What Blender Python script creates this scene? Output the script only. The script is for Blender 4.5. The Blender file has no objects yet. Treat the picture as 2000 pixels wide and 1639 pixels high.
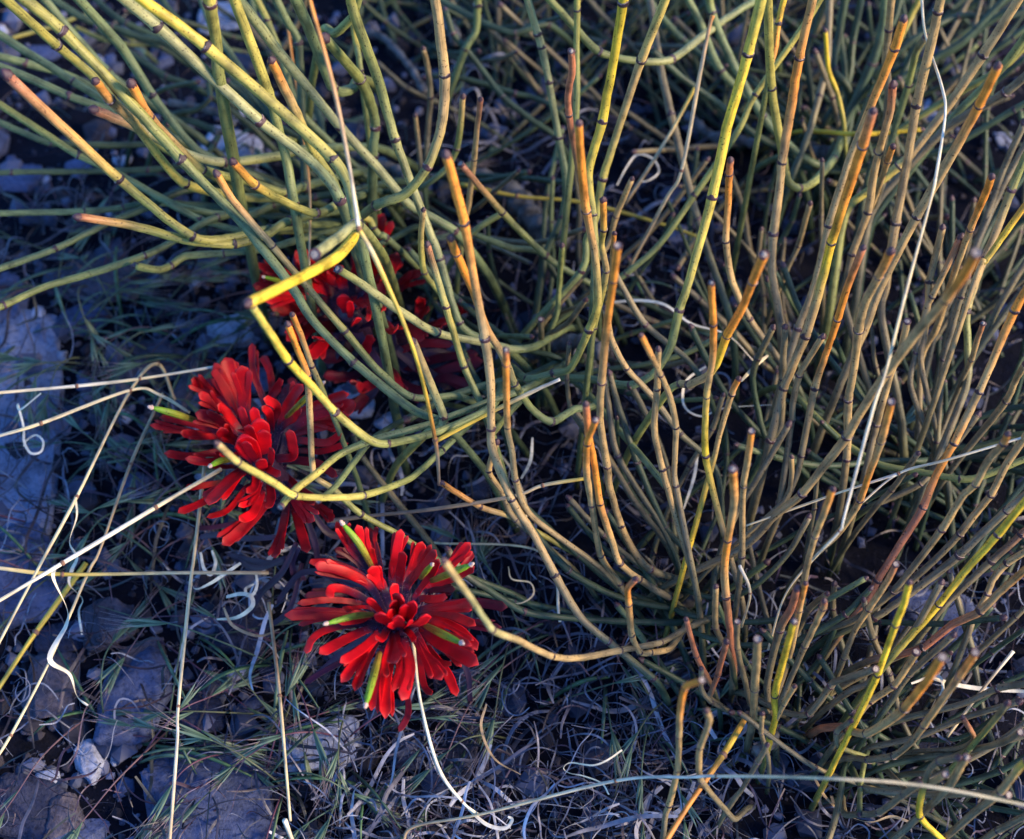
import bpy, math, random
import numpy as np
from mathutils import Vector, Matrix, noise

R = math.radians
random.seed(11)
rng = np.random.default_rng(5)
sc = bpy.context.scene
col = sc.collection

# ------------------------------------------------------------------ camera
PITCH = R(60.0)                     # looking down on the ground
DIST = 0.60                         # metres from lens to the ground in mid frame
FPX = 3333.0                        # focal length in photo pixels (2000 wide)
fwd = Vector((0, math.cos(PITCH), -math.sin(PITCH)))
rgt = Vector((1, 0, 0))
upv = rgt.cross(fwd)
CAM = -fwd * DIST
cd = bpy.data.cameras.new('camera')
cd.sensor_width = 36.0
cd.lens = 36.0 * FPX / 2000.0
cd.clip_start = 0.005
cd.clip_end = 100.0
cd.dof.use_dof = True
cd.dof.focus_distance = 0.515
cd.dof.aperture_fstop = 10.0
cam = bpy.data.objects.new('camera', cd)
cam.matrix_world = Matrix((rgt, upv, -fwd)).transposed().to_4x4()
cam.location = CAM
col.objects.link(cam)
sc.camera = cam

# ------------------------------------------------------------------ light
SUN_EL, SUN_AZ = 25.0, 104.0        # azimuth the light comes from, degrees from +Y clockwise
wd = bpy.data.worlds.new('World')
sc.world = wd
wd.use_nodes = True
nt = wd.node_tree
sky = nt.nodes.new('ShaderNodeTexSky')
sky.sky_type = 'NISHITA'
sky.sun_disc = False
sky.sun_elevation = R(SUN_EL)
sky.sun_rotation = R(SUN_AZ)
sky.air_density = 1.0
sky.dust_density = 0.0
sky.ozone_density = 10.0
bg = nt.nodes['Background']
bg.inputs['Strength'].default_value = 0.14
nt.links.new(sky.outputs[0], bg.inputs['Color'])
sd = bpy.data.lights.new('sun', 'SUN')
sd.energy = 3.0
sd.angle = R(18)
sd.color = (1.0, 0.76, 0.48)
sun = bpy.data.objects.new('sun', sd)
az, el = R(SUN_AZ), R(SUN_EL)
tosun = Vector((math.sin(az) * math.cos(el), math.cos(az) * math.cos(el), math.sin(el)))
sun.rotation_euler = tosun.to_track_quat('Z', 'Y').to_euler()
sun.location = tosun * 3
col.objects.link(sun)
vs = sc.view_settings
vs.view_transform = 'Standard'
vs.look = 'None'
vs.exposure = 1.6
vs.gamma = 1.0
sc.render.engine = 'CYCLES'
try:
    sc.cycles.use_denoising = True
    sc.cycles.max_bounces = 6
    sc.cycles.diffuse_bounces = 3
except Exception:
    pass

# ------------------------------------------------------------------ helpers
def P(px, py, h=0.0):
    """point at height h seen at a photo position; the way every thing gets its place on the ground"""
    d = fwd * FPX + rgt * (px - 1000.0) - upv * (py - 819.5)
    t = (h - CAM.z) / d.z
    return CAM + d * t

def depth(p):
    return (p - CAM).dot(fwd)

def tag(o, label=None, cat=None, group=None, kind=None):
    if label: o['label'] = label
    if cat: o['category'] = cat
    if group: o['group'] = group
    if kind: o['kind'] = kind
    return o

def empty(name, loc):
    o = bpy.data.objects.new(name, None)
    o.empty_display_size = 0.01
    o.location = loc
    col.objects.link(o)
    return o

def link(name, me, parent=None, loc=(0, 0, 0)):
    o = bpy.data.objects.new(name, me)
    o.parent = parent
    o.location = loc
    col.objects.link(o)
    return o

def make_mesh(name, V, F, mats, C=None, UV=None, MI=None, smooth=True):
    me = bpy.data.meshes.new(name)
    me.from_pydata([tuple(v) for v in V], [], [tuple(f) for f in F])
    for m in (mats if isinstance(mats, (list, tuple)) else [mats]):
        me.materials.append(m)
    if smooth:
        me.polygons.foreach_set('use_smooth', np.ones(len(F), dtype=bool))
    if MI is not None:
        me.polygons.foreach_set('material_index', np.asarray(MI, dtype=np.int32))
    if C is not None:
        a = me.color_attributes.new('Col', 'FLOAT_COLOR', 'POINT')
        c4 = np.ones((len(V), 4), dtype=np.float32)
        c4[:, :3] = C
        a.data.foreach_set('color', c4.ravel())
    if UV is not None:
        l = me.uv_layers.new(name='UVMap')
        vi = np.empty(len(me.loops), dtype=np.int32)
        me.loops.foreach_get('vertex_index', vi)
        l.data.foreach_set('uv', np.asarray(UV, dtype=np.float32)[vi].ravel())
    me.update()
    return me

def catmull(pts, n, tau=.5):
    """pts: list of numpy rows; returns samples and the param of each (in control-point units)"""
    p = np.asarray(pts, dtype=float)
    if len(p) == 2:
        t = np.linspace(0, 1, n + 1)
        return p[0] + (p[1] - p[0]) * t[:, None], t
    q = np.vstack([2 * p[0] - p[1], p, 2 * p[-1] - p[-2]])
    out, par = [], []
    for i in range(len(p) - 1):
        a, b, c, d = q[i], q[i + 1], q[i + 2], q[i + 3]
        for k in range(n):
            t = k / n
            m0, m1 = (c - a) * tau, (d - b) * tau
            out.append(b * (2 * t ** 3 - 3 * t * t + 1) + m0 * (t ** 3 - 2 * t * t + t) + c * (3 * t * t - 2 * t ** 3) + m1 * (t ** 3 - t * t))
            par.append(i + t)
    out.append(p[-1]); par.append(len(p) - 1.0)
    return np.asarray(out), np.asarray(par)

def frames(S):
    T = np.gradient(S, axis=0)
    T /= np.linalg.norm(T, axis=1)[:, None] + 1e-12
    ref = np.array([0.31, 0.12, 0.95])
    if abs(T[0].dot(ref)) > .95: ref = np.array([1.0, 0, 0])
    u = np.cross(T[0], ref); u /= np.linalg.norm(u)
    U = [u]
    for i in range(1, len(S)):
        u = u - T[i] * u.dot(T[i]); u /= np.linalg.norm(u) + 1e-12
        U.append(u)
    U = np.asarray(U)
    return T, U, np.cross(T, U)

def tube(S, rad, sides=9, cap=True, v0=0.0):
    """tube along samples S with a radius per sample -> V, F, UV"""
    S = np.asarray(S); n = len(S)
    T, U, W = frames(S)
    a = np.linspace(0, 2 * math.pi, sides, endpoint=False)
    V = S[:, None, :] + np.asarray(rad)[:, None, None] * (np.cos(a)[None, :, None] * U[:, None, :] + np.sin(a)[None, :, None] * W[:, None, :])
    V = V.reshape(-1, 3)
    L = np.concatenate([[0], np.cumsum(np.linalg.norm(np.diff(S, axis=0), axis=1))]) + v0
    UV = np.stack([np.tile(np.abs(np.linspace(-1, 1, sides, endpoint=False)), n), np.repeat(L, sides)], 1)
    F = []
    for i in range(n - 1):
        b = i * sides
        for k in range(sides):
            k2 = (k + 1) % sides
            F.append((b + k, b + k2, b + sides + k2, b + sides + k))
    if cap:
        F.append(tuple(range(sides - 1, -1, -1)))
        F.append(tuple(range((n - 1) * sides, n * sides)))
    return V, F, UV

class MB:
    """collects shapes into one mesh"""
    def __init__(s): s.V = []; s.F = []; s.C = []; s.UV = []; s.n = 0
    def add(s, V, F, c=None, UV=None):
        V = np.asarray(V)
        s.V.append(V); s.F += [tuple(i + s.n for i in f) for f in F]
        c = np.asarray(c if c is not None else (1, 1, 1), dtype=float)
        s.C.append(np.tile(c, (len(V), 1)) if c.ndim == 1 else c)
        s.UV.append(UV if UV is not None else np.zeros((len(V), 2)))
        s.n += len(V)
    def mesh(s, name, mat, smooth=True):
        return make_mesh(name, np.vstack(s.V), s.F, mat, np.vstack(s.C), np.vstack(s.UV), None, smooth)

# ------------------------------------------------------------------ materials
def newmat(name):
    m = bpy.data.materials.new(name)
    m.use_nodes = True
    return m, m.node_tree, m.node_tree.nodes['Principled BSDF']

def node(nt, t, **kw):
    n = nt.nodes.new(t)
    for k, v in kw.items():
        if hasattr(n, k): setattr(n, k, v)
        else: n.inputs[k].default_value = v
    return n

def ramp(nt, fac, stops):
    r = nt.nodes.new('ShaderNodeValToRGB')
    e = r.color_ramp.elements
    while len(e) < len(stops): e.new(0.5)
    for x, (p, c) in zip(e, stops):
        x.position = p; x.color = (*c, 1)
    nt.links.new(fac, r.inputs[0])
    return r

def mul(nt, a, b, fac=1.0, mode='MULTIPLY'):
    m = nt.nodes.new('ShaderNodeMix'); m.data_type = 'RGBA'; m.blend_type = mode
    m.inputs[0].default_value = fac
    for i, x in ((6, a), (7, b)):
        if isinstance(x, tuple): m.inputs[i].default_value = (*x, 1)
        else: nt.links.new(x, m.inputs[i])
    return m.outputs[2]

def attr_mat(name, rough=0.55, streak=True, sheen=0.0, coat=0.0, spec=0.4, sss=0.0, specks=True, trans=0.0):
    m, nt, b = newmat(name)
    at = node(nt, 'ShaderNodeVertexColor', layer_name='Col')
    c = at.outputs[0]
    geo = nt.nodes.new('ShaderNodeTexCoord')
    n1 = node(nt, 'ShaderNodeTexNoise', Scale=160.0, Detail=4.0)
    nt.links.new(geo.outputs['Object'], n1.inputs['Vector'])
    r1 = ramp(nt, n1.outputs[0], [(0.28, (.50, .52, .56)), (0.52, (1, 1, 1)), (0.75, (1.26, 1.20, 1.02))])
    c = mul(nt, c, r1.outputs[0])
    if streak:
        mp = node(nt, 'ShaderNodeMapping'); mp.inputs['Scale'].default_value = (9.0, 130.0, 1)
        nt.links.new(geo.outputs['UV'], mp.inputs['Vector'])
        n2 = node(nt, 'ShaderNodeTexNoise', Scale=1.0, Detail=3.0)
        nt.links.new(mp.outputs[0], n2.inputs['Vector'])
        r2 = ramp(nt, n2.outputs[0], [(0.32, (.58, .60, .58)), (0.5, (.95, .95, .94)), (0.68, (1.16, 1.15, 1.12))])
        c = mul(nt, c, r2.outputs[0])
        bp = node(nt, 'ShaderNodeBump', Strength=0.6, Distance=0.0003)
        nt.links.new(n2.outputs[0], bp.inputs['Height'])
        nt.links.new(bp.outputs[0], b.inputs['Normal'])
    if specks:
        n3 = node(nt, 'ShaderNodeTexNoise', Scale=1500.0, Detail=1.0)
        nt.links.new(geo.outputs['Object'], n3.inputs['Vector'])
        r3 = ramp(nt, n3.outputs[0], [(0.28, (.16, .13, .12)), (0.35, (1, 1, 1))])
        c = mul(nt, c, r3.outputs[0])
    nt.links.new(c, b.inputs['Base Color'])
    b.inputs['Roughness'].default_value = rough
    b.inputs['Specular IOR Level'].default_value = spec
    b.inputs['Sheen Weight'].default_value = sheen
    b.inputs['Coat Weight'].default_value = coat
    b.inputs['Coat Roughness'].default_value = 0.25
    if sss:
        b.inputs['Subsurface Weight'].default_value = sss
        b.inputs['Subsurface Radius'].default_value = (0.002, 0.0006, 0.0004)
        b.inputs['Subsurface Scale'].default_value = 0.6
    return m

def plain_mat(name, c, rough=0.6, spec=0.5, scale=900.0, var=0.4, bump=0.4):
    m, nt, b = newmat(name)
    geo = nt.nodes.new('ShaderNodeTexCoord')
    n1 = node(nt, 'ShaderNodeTexNoise', Scale=scale, Detail=4.0)
    nt.links.new(geo.outputs['Object'], n1.inputs['Vector'])
    lo = tuple(x * (1 - var) for x in c); hi = tuple(min(1, x * (1 + var)) for x in c)
    r1 = ramp(nt, n1.outputs[0], [(0.3, lo), (0.7, hi)])
    nt.links.new(r1.outputs[0], b.inputs['Base Color'])
    bp = node(nt, 'ShaderNodeBump', Strength=bump, Distance=0.0003)
    nt.links.new(n1.outputs[0], bp.inputs['Height'])
    nt.links.new(bp.outputs[0], b.inputs['Normal'])
    b.inputs['Roughness'].default_value = rough
    b.inputs['Specular IOR Level'].default_value = spec
    return m

M_STEM = attr_mat('stem_skin', 0.5, spec=0.35)
M_STRAW = attr_mat('straw', 0.5, specks=False)
M_PETAL = attr_mat('bract_velvet', 0.5, streak=True, sheen=0.0, spec=0.3, specks=False)
M_GRASS = attr_mat('grass_blade', 0.45, specks=False)
M_COLLAR = plain_mat('dark_collar', (0.030, 0.014, 0.022), 0.45, 0.6, 1500, 0.5)
M_BUD = plain_mat('bud_scale', (0.060, 0.025, 0.035), 0.4, 0.6, 1500, 0.5)
M_PAPER = plain_mat('papery_scale', (0.26, 0.20, 0.18), 0.6, 0.4, 2500, 0.6)
M_PITH = plain_mat('pale_pith', (0.30, 0.26, 0.23), 0.6, 0.4, 2500, 0.6)
M_STIGMA = plain_mat('stigma', (0.62, 0.42, 0.34), 0.3, 0.6, 2500, 0.3)
M_BARK = plain_mat('grey_bark', (0.10, 0.10, 0.105), 0.9, 0.2, 260, 0.75, 1.0)

def rock_mat(name, c, dark=0.45):
    m, nt, b = newmat(name)
    g = nt.nodes.new('ShaderNodeTexCoord')
    oi = nt.nodes.new('ShaderNodeObjectInfo')
    ad = node(nt, 'ShaderNodeVectorMath', operation='ADD')
    nt.links.new(g.outputs['Object'], ad.inputs[0]); nt.links.new(oi.outputs['Location'], ad.inputs[1])
    n1 = node(nt, 'ShaderNodeTexNoise', Scale=70.0, Detail=8.0, Roughness=0.65)
    nt.links.new(ad.outputs[0], n1.inputs['Vector'])
    n2 = node(nt, 'ShaderNodeTexNoise', Scale=600.0, Detail=5.0, Roughness=0.7)
    nt.links.new(ad.outputs[0], n2.inputs['Vector'])
    vo = node(nt, 'ShaderNodeTexVoronoi', Scale=420.0)
    nt.links.new(ad.outputs[0], vo.inputs['Vector'])
    r1 = ramp(nt, n1.outputs[0], [(0.28, tuple(x * dark for x in c)), (0.46, c), (0.66, tuple(min(1, x * 1.35) for x in c))])
    r2 = ramp(nt, n2.outputs[0], [(0.32, (.5, .48, .46)), (0.5, (1, 1, 1)), (0.75, (1.2, 1.18, 1.15))])
    r3 = ramp(nt, vo.outputs[0], [(0.06, (.35, .33, .32)), (0.2, (1, 1, 1))])
    c2 = mul(nt, r1.outputs[0], r2.outputs[0])
    c2 = mul(nt, c2, r3.outputs[0], 0.55)
    nt.links.new(c2, b.inputs['Base Color'])
    bp = node(nt, 'ShaderNodeBump', Strength=0.7, Distance=0.0012)
    nt.links.new(n2.outputs[0], bp.inputs['Height'])
    nt.links.new(bp.outputs[0], b.inputs['Normal'])
    b.inputs['Roughness'].default_value = 0.9
    b.inputs['Specular IOR Level'].default_value = 0.15
    return m

M_ROCK = {  # stone tones with the blue of skylit shade mixed into the base colour
    's': rock_mat('speckled_limestone', (0.215, 0.250, 0.380), 0.4),
    'g': rock_mat('grey_limestone', (0.085, 0.108, 0.210)),
    'w': rock_mat('pale_limestone', (0.38, 0.42, 0.56), 0.6),
    't': rock_mat('tan_sandstone', (0.090, 0.085, 0.120)),
    'd': rock_mat('dark_stone', (0.040, 0.046, 0.085)),
}
M_SOIL = rock_mat('dark_soil', (0.0055, 0.0065, 0.0150), 0.35)  # navy of the shaded ground put into the soil colour

# ------------------------------------------------------------------ ground
def gh(x, y):
    v = Vector((x, y, 0))
    return 0.004 * noise.noise(v * 14) + 0.0022 * noise.noise(v * 55) + 0.0012 * noise.noise(v * 160) - 0.004

xs = np.concatenate([[-5, -2.5, -1.2, -.7, -.5], np.linspace(-.38, .38, 231), [.5, .7, 1.2, 2.5, 5]])
ys = np.concatenate([[-5, -2.5, -1.2, -.6, -.4], np.linspace(-.28, .42, 211), [.55, .8, 1.3, 2.6, 5]])
V = []; F = []
for y in ys:
    for x in xs:
        V.append((x, y, gh(x, y)))
nx = len(xs)
for j in range(len(ys) - 1):
    for i in range(nx - 1):
        F.append((j * nx + i, j * nx + i + 1, (j + 1) * nx + i + 1, (j + 1) * nx + i))
g = link('ground', make_mesh('ground', V, F, M_SOIL))
tag(g, 'dark stony soil under the plants', None, None, 'structure')

# ------------------------------------------------------------------ rocks
ICO = {}
def ico(sub):
    if sub not in ICO:
        import bmesh
        bm = bmesh.new(); bmesh.ops.create_icosphere(bm, subdivisions=sub, radius=1.0)
        bm.verts.ensure_lookup_table()
        ICO[sub] = (np.array([v.co[:] for v in bm.verts]), [tuple(v.index for v in f.verts) for f in bm.faces])
        bm.free()
    return ICO[sub]

def rock_verts(sub, seed, chip=9, box=.62):
    r = np.random.default_rng(seed)
    v, f = ico(sub)
    v = np.sign(v) * np.abs(v) ** box
    v = v / np.abs(v).max(axis=0)
    for _ in range(chip):                       # flat cleaved faces
        n = r.normal(size=3); n /= np.linalg.norm(n)
        d = r.uniform(0.62, 1.0)
        k = v @ n - d
        v -= np.where(k > 0, k, 0)[:, None] * n
    o = Vector(r.uniform(-50, 50, 3))
    w = np.array([1 + 0.10 * noise.noise(Vector(p) * 1.7 + o) + 0.06 * noise.noise(Vector(p) * 4.5 + o) + 0.04 * noise.noise(Vector(p) * 11 + o) + .022 * noise.noise(Vector(p) * 25 + o) for p in v])
    return v * w[:, None], f

def rock(px, py, rx, ry, rot, mat, label, hgt=0.5, seed=None, sink=0.35, group=None):
    p = P(px, py, 0.002)
    s = depth(p) / FPX
    v, f = rock_verts(5 if rx > 28 else 3, seed or int(px * 7 + py * 13), 4 if rx > 62 else 9, .45 if rx > 62 else .62)
    a = R(rot)
    ax, ay = rx * s * 1.12, ry * s / math.sin(PITCH) * 1.12
    az = min(ax, ay) * hgt
    v = v * np.array([ax, ay, az])
    c, q = math.cos(a), math.sin(a)
    v = np.stack([v[:, 0] * c - v[:, 1] * q, v[:, 0] * q + v[:, 1] * c, v[:, 2]], 1)
    o = link('stone', make_mesh('stone', v, f, M_ROCK[mat]), None, (p.x, p.y, gh(p.x, p.y) + az * (1 - 2 * sink)))
    tag(o, label, 'stone', group)
    return o

ROCKS = [
    (35, 830, 66, 215, 4, 's', 'long pale limestone slab with speckled top beside the dry straws', .35),
    (5, 590, 40, 62, 0, 'g', 'grey stone standing above the long limestone slab', .5),
    (20, 1115, 75, 85, 20, 'g', 'grey stone below the long limestone slab, crossed by straw ends', .4),
    (200, 530, 78, 48, -12, 't', 'tan flat stone among green grass under the lowest yellowish shrub stem', .4),
    (452, 636, 52, 30, 8, 'w', 'white angular stone beside the upper red flower', .7),
    (156, 612, 42, 30, 0, 'g', 'small grey stone between the grass blades near the tan flat stone', .5),
    (300, 690, 75, 38, 15, 't', 'brown flat stone under grass beside the white angular stone', .3),
    (368, 742, 24, 58, -22, 't', 'narrow tan stone wedged upright beside the middle red flower', .6),
    (168, 738, 22, 15, 0, 'g', 'small pale stone near the top end of the limestone slab', .6),
    (262, 935, 34, 22, 20, 'g', 'small grey stone between two leaning straws', .5),
    (206, 1208, 52, 44, 30, 't', 'tan chipped stone below the horizontal straw', .5),
    (108, 1235, 44, 28, 10, 'd', 'dark stone next to the twisted pale ribbon of grass', .5),
    (98, 1335, 58, 60, 15, 't', 'broad brown stone under the end of the twisted grass ribbon', .45),
    (254, 1350, 60, 82, -18, 'g', 'large grey wedge-shaped stone beside the upright thin straw', .45),
    (172, 1478, 30, 42, 12, 'w', 'light bluish oval stone on bare soil', .6),
    (84, 1511, 24, 15, 5, 'w', 'small whitish pebble beside the light oval stone', .6),
    (42, 1572, 70, 48, -14, 'd', 'dark flat slab of stone at the edge of bare soil', .35),
    (112, 1588, 40, 36, 30, 't', 'tan broken stone leaning on the dark flat slab', .6),
    (405, 1555, 108, 98, 10, 'g', 'largest grey limestone block under two thin straws', .35),
    (626, 1453, 68, 40, 14, 'w', 'pitted pale stone below the lowest red flower', .5),
    (532, 1325, 19, 24, 0, 'g', 'small upright grey stone beside the lowest red flower', .7),
    (465, 1303, 22, 15, 0, 'w', 'small light stone chip above the thin upright straws', .6),
    (392, 1392, 40, 32, 0, 'd', 'dark stone between the two thin upright straws', .5),
    (483, 1370, 28, 17, 20, 'g', 'flat grey stone chip under purple grass stems', .5),
    (274, 1278, 48, 30, 24, 't', 'reddish brown stone above the large wedge-shaped stone', .5),
    (465, 1226, 55, 45, 0, 'd', 'dark rounded stone under the curled white grass ribbons', .4),
    (150, 1622, 58, 24, 4, 'g', 'grey slab at the edge below the tan broken stone', .5),
    (238, 1527, 17, 17, 0, 'g', 'small round grey pebble beside the largest limestone block', .7),
    (797, 1464, 27, 32, 0, 'g', 'small grey stone beside the thin white bending stalk', .5),
    (900, 1445, 30, 62, -8, 'd', 'dark tall stone behind the thin white bending stalk', .4),
    (982, 1477, 48, 36, 0, 'd', 'dark flat stone beside the pale curled litter', .4),
    (287, 525, 32, 24, 15, 'g', 'grey pebble beside the tan flat stone', .5),
    (437, 546, 18, 14, 0, 'g', 'small grey pebble under the curved green stem', .6),
    (375, 535, 13, 14, 0, 'w', 'tiny pale pebble under the curved green stem', .7),
    (235, 301, 18, 11, 8, 'w', 'small pale pebble under the fan of green stems', .7),
    (148, 313, 23, 17, 20, 'g', 'grey pebble under two crossing green stems', .6),
    (190, 238, 15, 11, 0, 'w', 'small whitish pebble under the thickest leaning stems', .7),
    (208, 240, 12, 10, 0, 'g', 'small grey pebble touching a whitish pebble', .7),
    (186, 98, 16, 14, 0, 'w', 'bright pebble between the topmost fanning stems', .7),
    (205, 99, 14, 16, 0, 'g', 'grey pebble touching a bright pebble', .7),
    (312, 104, 20, 13, 20, 'g', 'grey pebble under a curved thin green stem', .6),
    (75, 88, 34, 14, 0, 'g', 'grey flat stone under a thin yellow twig', .5),
    (440, 278, 62, 34, -15, 'w', 'bright white stone beneath the dark shrub twig', .4),
    (475, 345, 52, 30, 10, 'w', 'white crumbly stone under crossing green stems', .4),
    (430, 20, 40, 28, 0, 'w', 'pale stone far under the shrub fan', .4),
    (1826, 1198, 72, 50, -8, 'g', 'large bluish stone beneath bright yellow shrub stem', .5),
    (1892, 1262, 24, 38, -20, 'g', 'smaller bluish stone beside the large stone under the shrub', .5),
    (1838, 196, 36, 22, 60, 'w', 'pale stone flake behind the long white straw', .5),
    (1966, 252, 18, 18, 0, 'w', 'small pale stone deep between green stems', .5),
    (1790, 1460, 44, 30, 0, 'd', 'dark stone under the low sprawling shrub', .4),
    (757, 806, 30, 20, 10, 'w', 'light stone showing between dark purple bracts', .5),
    (691, 768, 36, 30, 0, 'w', 'whitish stone beneath the crossing green stems and red bracts', .5),
    (495, 735, 30, 22, 0, 'g', 'grey stone behind the middle red flower', .5),
    (470, 800, 40, 26, 0, 'w', 'pale stone hidden by the middle red flower', .4),
    (20, 330, 50, 30, 0, 'g', 'flat grey stone under the long leaning stems', .4),
    (60, 410, 34, 20, 0, 'd', 'dark flat stone below the horizontal green stem', .5),
    (120, 480, 26, 16, 0, 'd', 'dark pebble between horizontal green stem and tan stone', .5),
    (330, 590, 30, 16, 0, 'd', 'dark stone chip beside grass blades and white stone', .5),
]
for r in ROCKS:
    rock(r[0], r[1], r[2], r[3], r[4], r[5], r[6], r[7])

import re
def short(lab):
    return re.split(r',| (?:with|beside|under|below|between|next|above|near|on|at|leaning|wedged|crossed|standing|among|behind|touching|deep|showing|hidden|far|beneath|lying) ', lab)[0]
def beside(px, py):
    c = [(math.hypot(px - r[0], py - r[1]), short(r[6])) for r in ROCKS if r[2] > 26]
    c += [(math.hypot(px - 510, py - 880) * .7, 'middle red flower'), (math.hypot(px - 775, py - 1190) * .7, 'lowest red flower'), (math.hypot(px - 680, py - 590) * .8, 'upper red flower'),
          (math.hypot(px - 1080, py - 690), 'cracked grey bark crown'), (math.hypot(px - 1330, py - 1500), 'thick orange straw'), (math.hypot(px - 1080, py - 1500), 'white folded hairpin ribbon')]
    return min(c)[1]

# medium pebbles one can tell apart on the open soil
GRP = 'pebbles scattered on the open soil'
k = 0
while k < 95:
    x, y = rng.uniform(-40, 780), rng.uniform(-30, 1660)
    if x > 480 and y < 1250: continue
    if any(abs(x - r[0]) < r[2] * .8 and abs(y - r[1]) < r[3] * .8 for r in ROCKS): continue
    s = rng.uniform(7, 17)
    rock(x, y, s, s * rng.uniform(.6, 1), rng.uniform(0, 180), 'gwtdgt'[k % 6], 'small %s pebble on the soil near the %s' % (['grey', 'whitish', 'tan', 'dark', 'grey', 'tan'][k % 6], beside(x, y)), .65, 1000 + k, .3, GRP)
    k += 1

# gravel crumbs: one mass
mb = MB()
protos = [rock_verts(1, 50 + i, 9, .5) for i in range(8)]
for i in range(11000):
    x, y = (rng.uniform(-60, 2060), rng.uniform(-60, 1700)) if i < 6500 else (rng.uniform(-900, 2900), rng.uniform(-500, 2200))
    if x > 900 and rng.random() < .5: continue
    p = P(x, y, 0)
    s = .0003 + (.0022 if i < 6500 else .006) * rng.random() ** 2.5
    v, f = protos[i % 8]
    a = rng.uniform(0, 6.28); c, q = math.cos(a), math.sin(a)
    v = np.stack([v[:, 0] * c - v[:, 1] * q, v[:, 0] * q + v[:, 1] * c, v[:, 2] * .7], 1) * s + np.array([p.x, p.y, gh(p.x, p.y) + s * .3])
    t = rng.choice(3)
    base = [(.08, .095, .16), (.05, .048, .068), (.15, .165, .26)][t]
    mb.add(v, f, np.array(base) * rng.uniform(.5, 1.2))
M_GRAVEL = attr_mat('gravel_grain', 0.9, streak=False, spec=0.15, specks=False)
gv = link('gravel', mb.mesh('gravel', M_GRAVEL, False))
tag(gv, 'fine gravel crumbs strewn over the dark soil', 'gravel', None, 'stuff')

# ------------------------------------------------------------------ ephedra shrubs
PAL = {'g': (.165, .210, .095), 'G': (.042, .072, .044), 'p': (.330, .330, .150), 'y': (.420, .360, .085),
       'Y': (.680, .480, .040), 't': (.410, .280, .125), 'b': (.180, .150, .092), 'o': (.680, .255, .040),
       'r': (.420, .160, .085), 'v': (.215, .230, .070)}
SHRUBS = {   # root crown in the photo, label
    'L': ((735, 395), 'green ephedra shrub whose stems fan out over the stony ground and upper red flower'),
    'C': ((1065, 690), 'ephedra shrub with cracked grey bark crown, stems reaching over two red flowers'),
    'T': ((1605, 290), 'dark green ephedra clump with tall upright yellow and tan stems above a woody crown'),
    'B': ((885, 70), 'tangled blue-green ephedra with crossing slender stems around black woody joints'),
    'M': ((1320, 1175), 'ephedra clump of tall tan orange-tipped stems beside the lowest red flower'),
    'R': ((1490, 1420), 'low ephedra with short tan shoots and bright yellow stems beside the orange straw'),
    'Q': ((1800, 930), 'dense ephedra thicket of leaning tan and orange stems crossed by a white straw'),
    'E': ((1690, 1490), 'low sprawling olive brown ephedra behind the long pale horizontal straw'),
}
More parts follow.
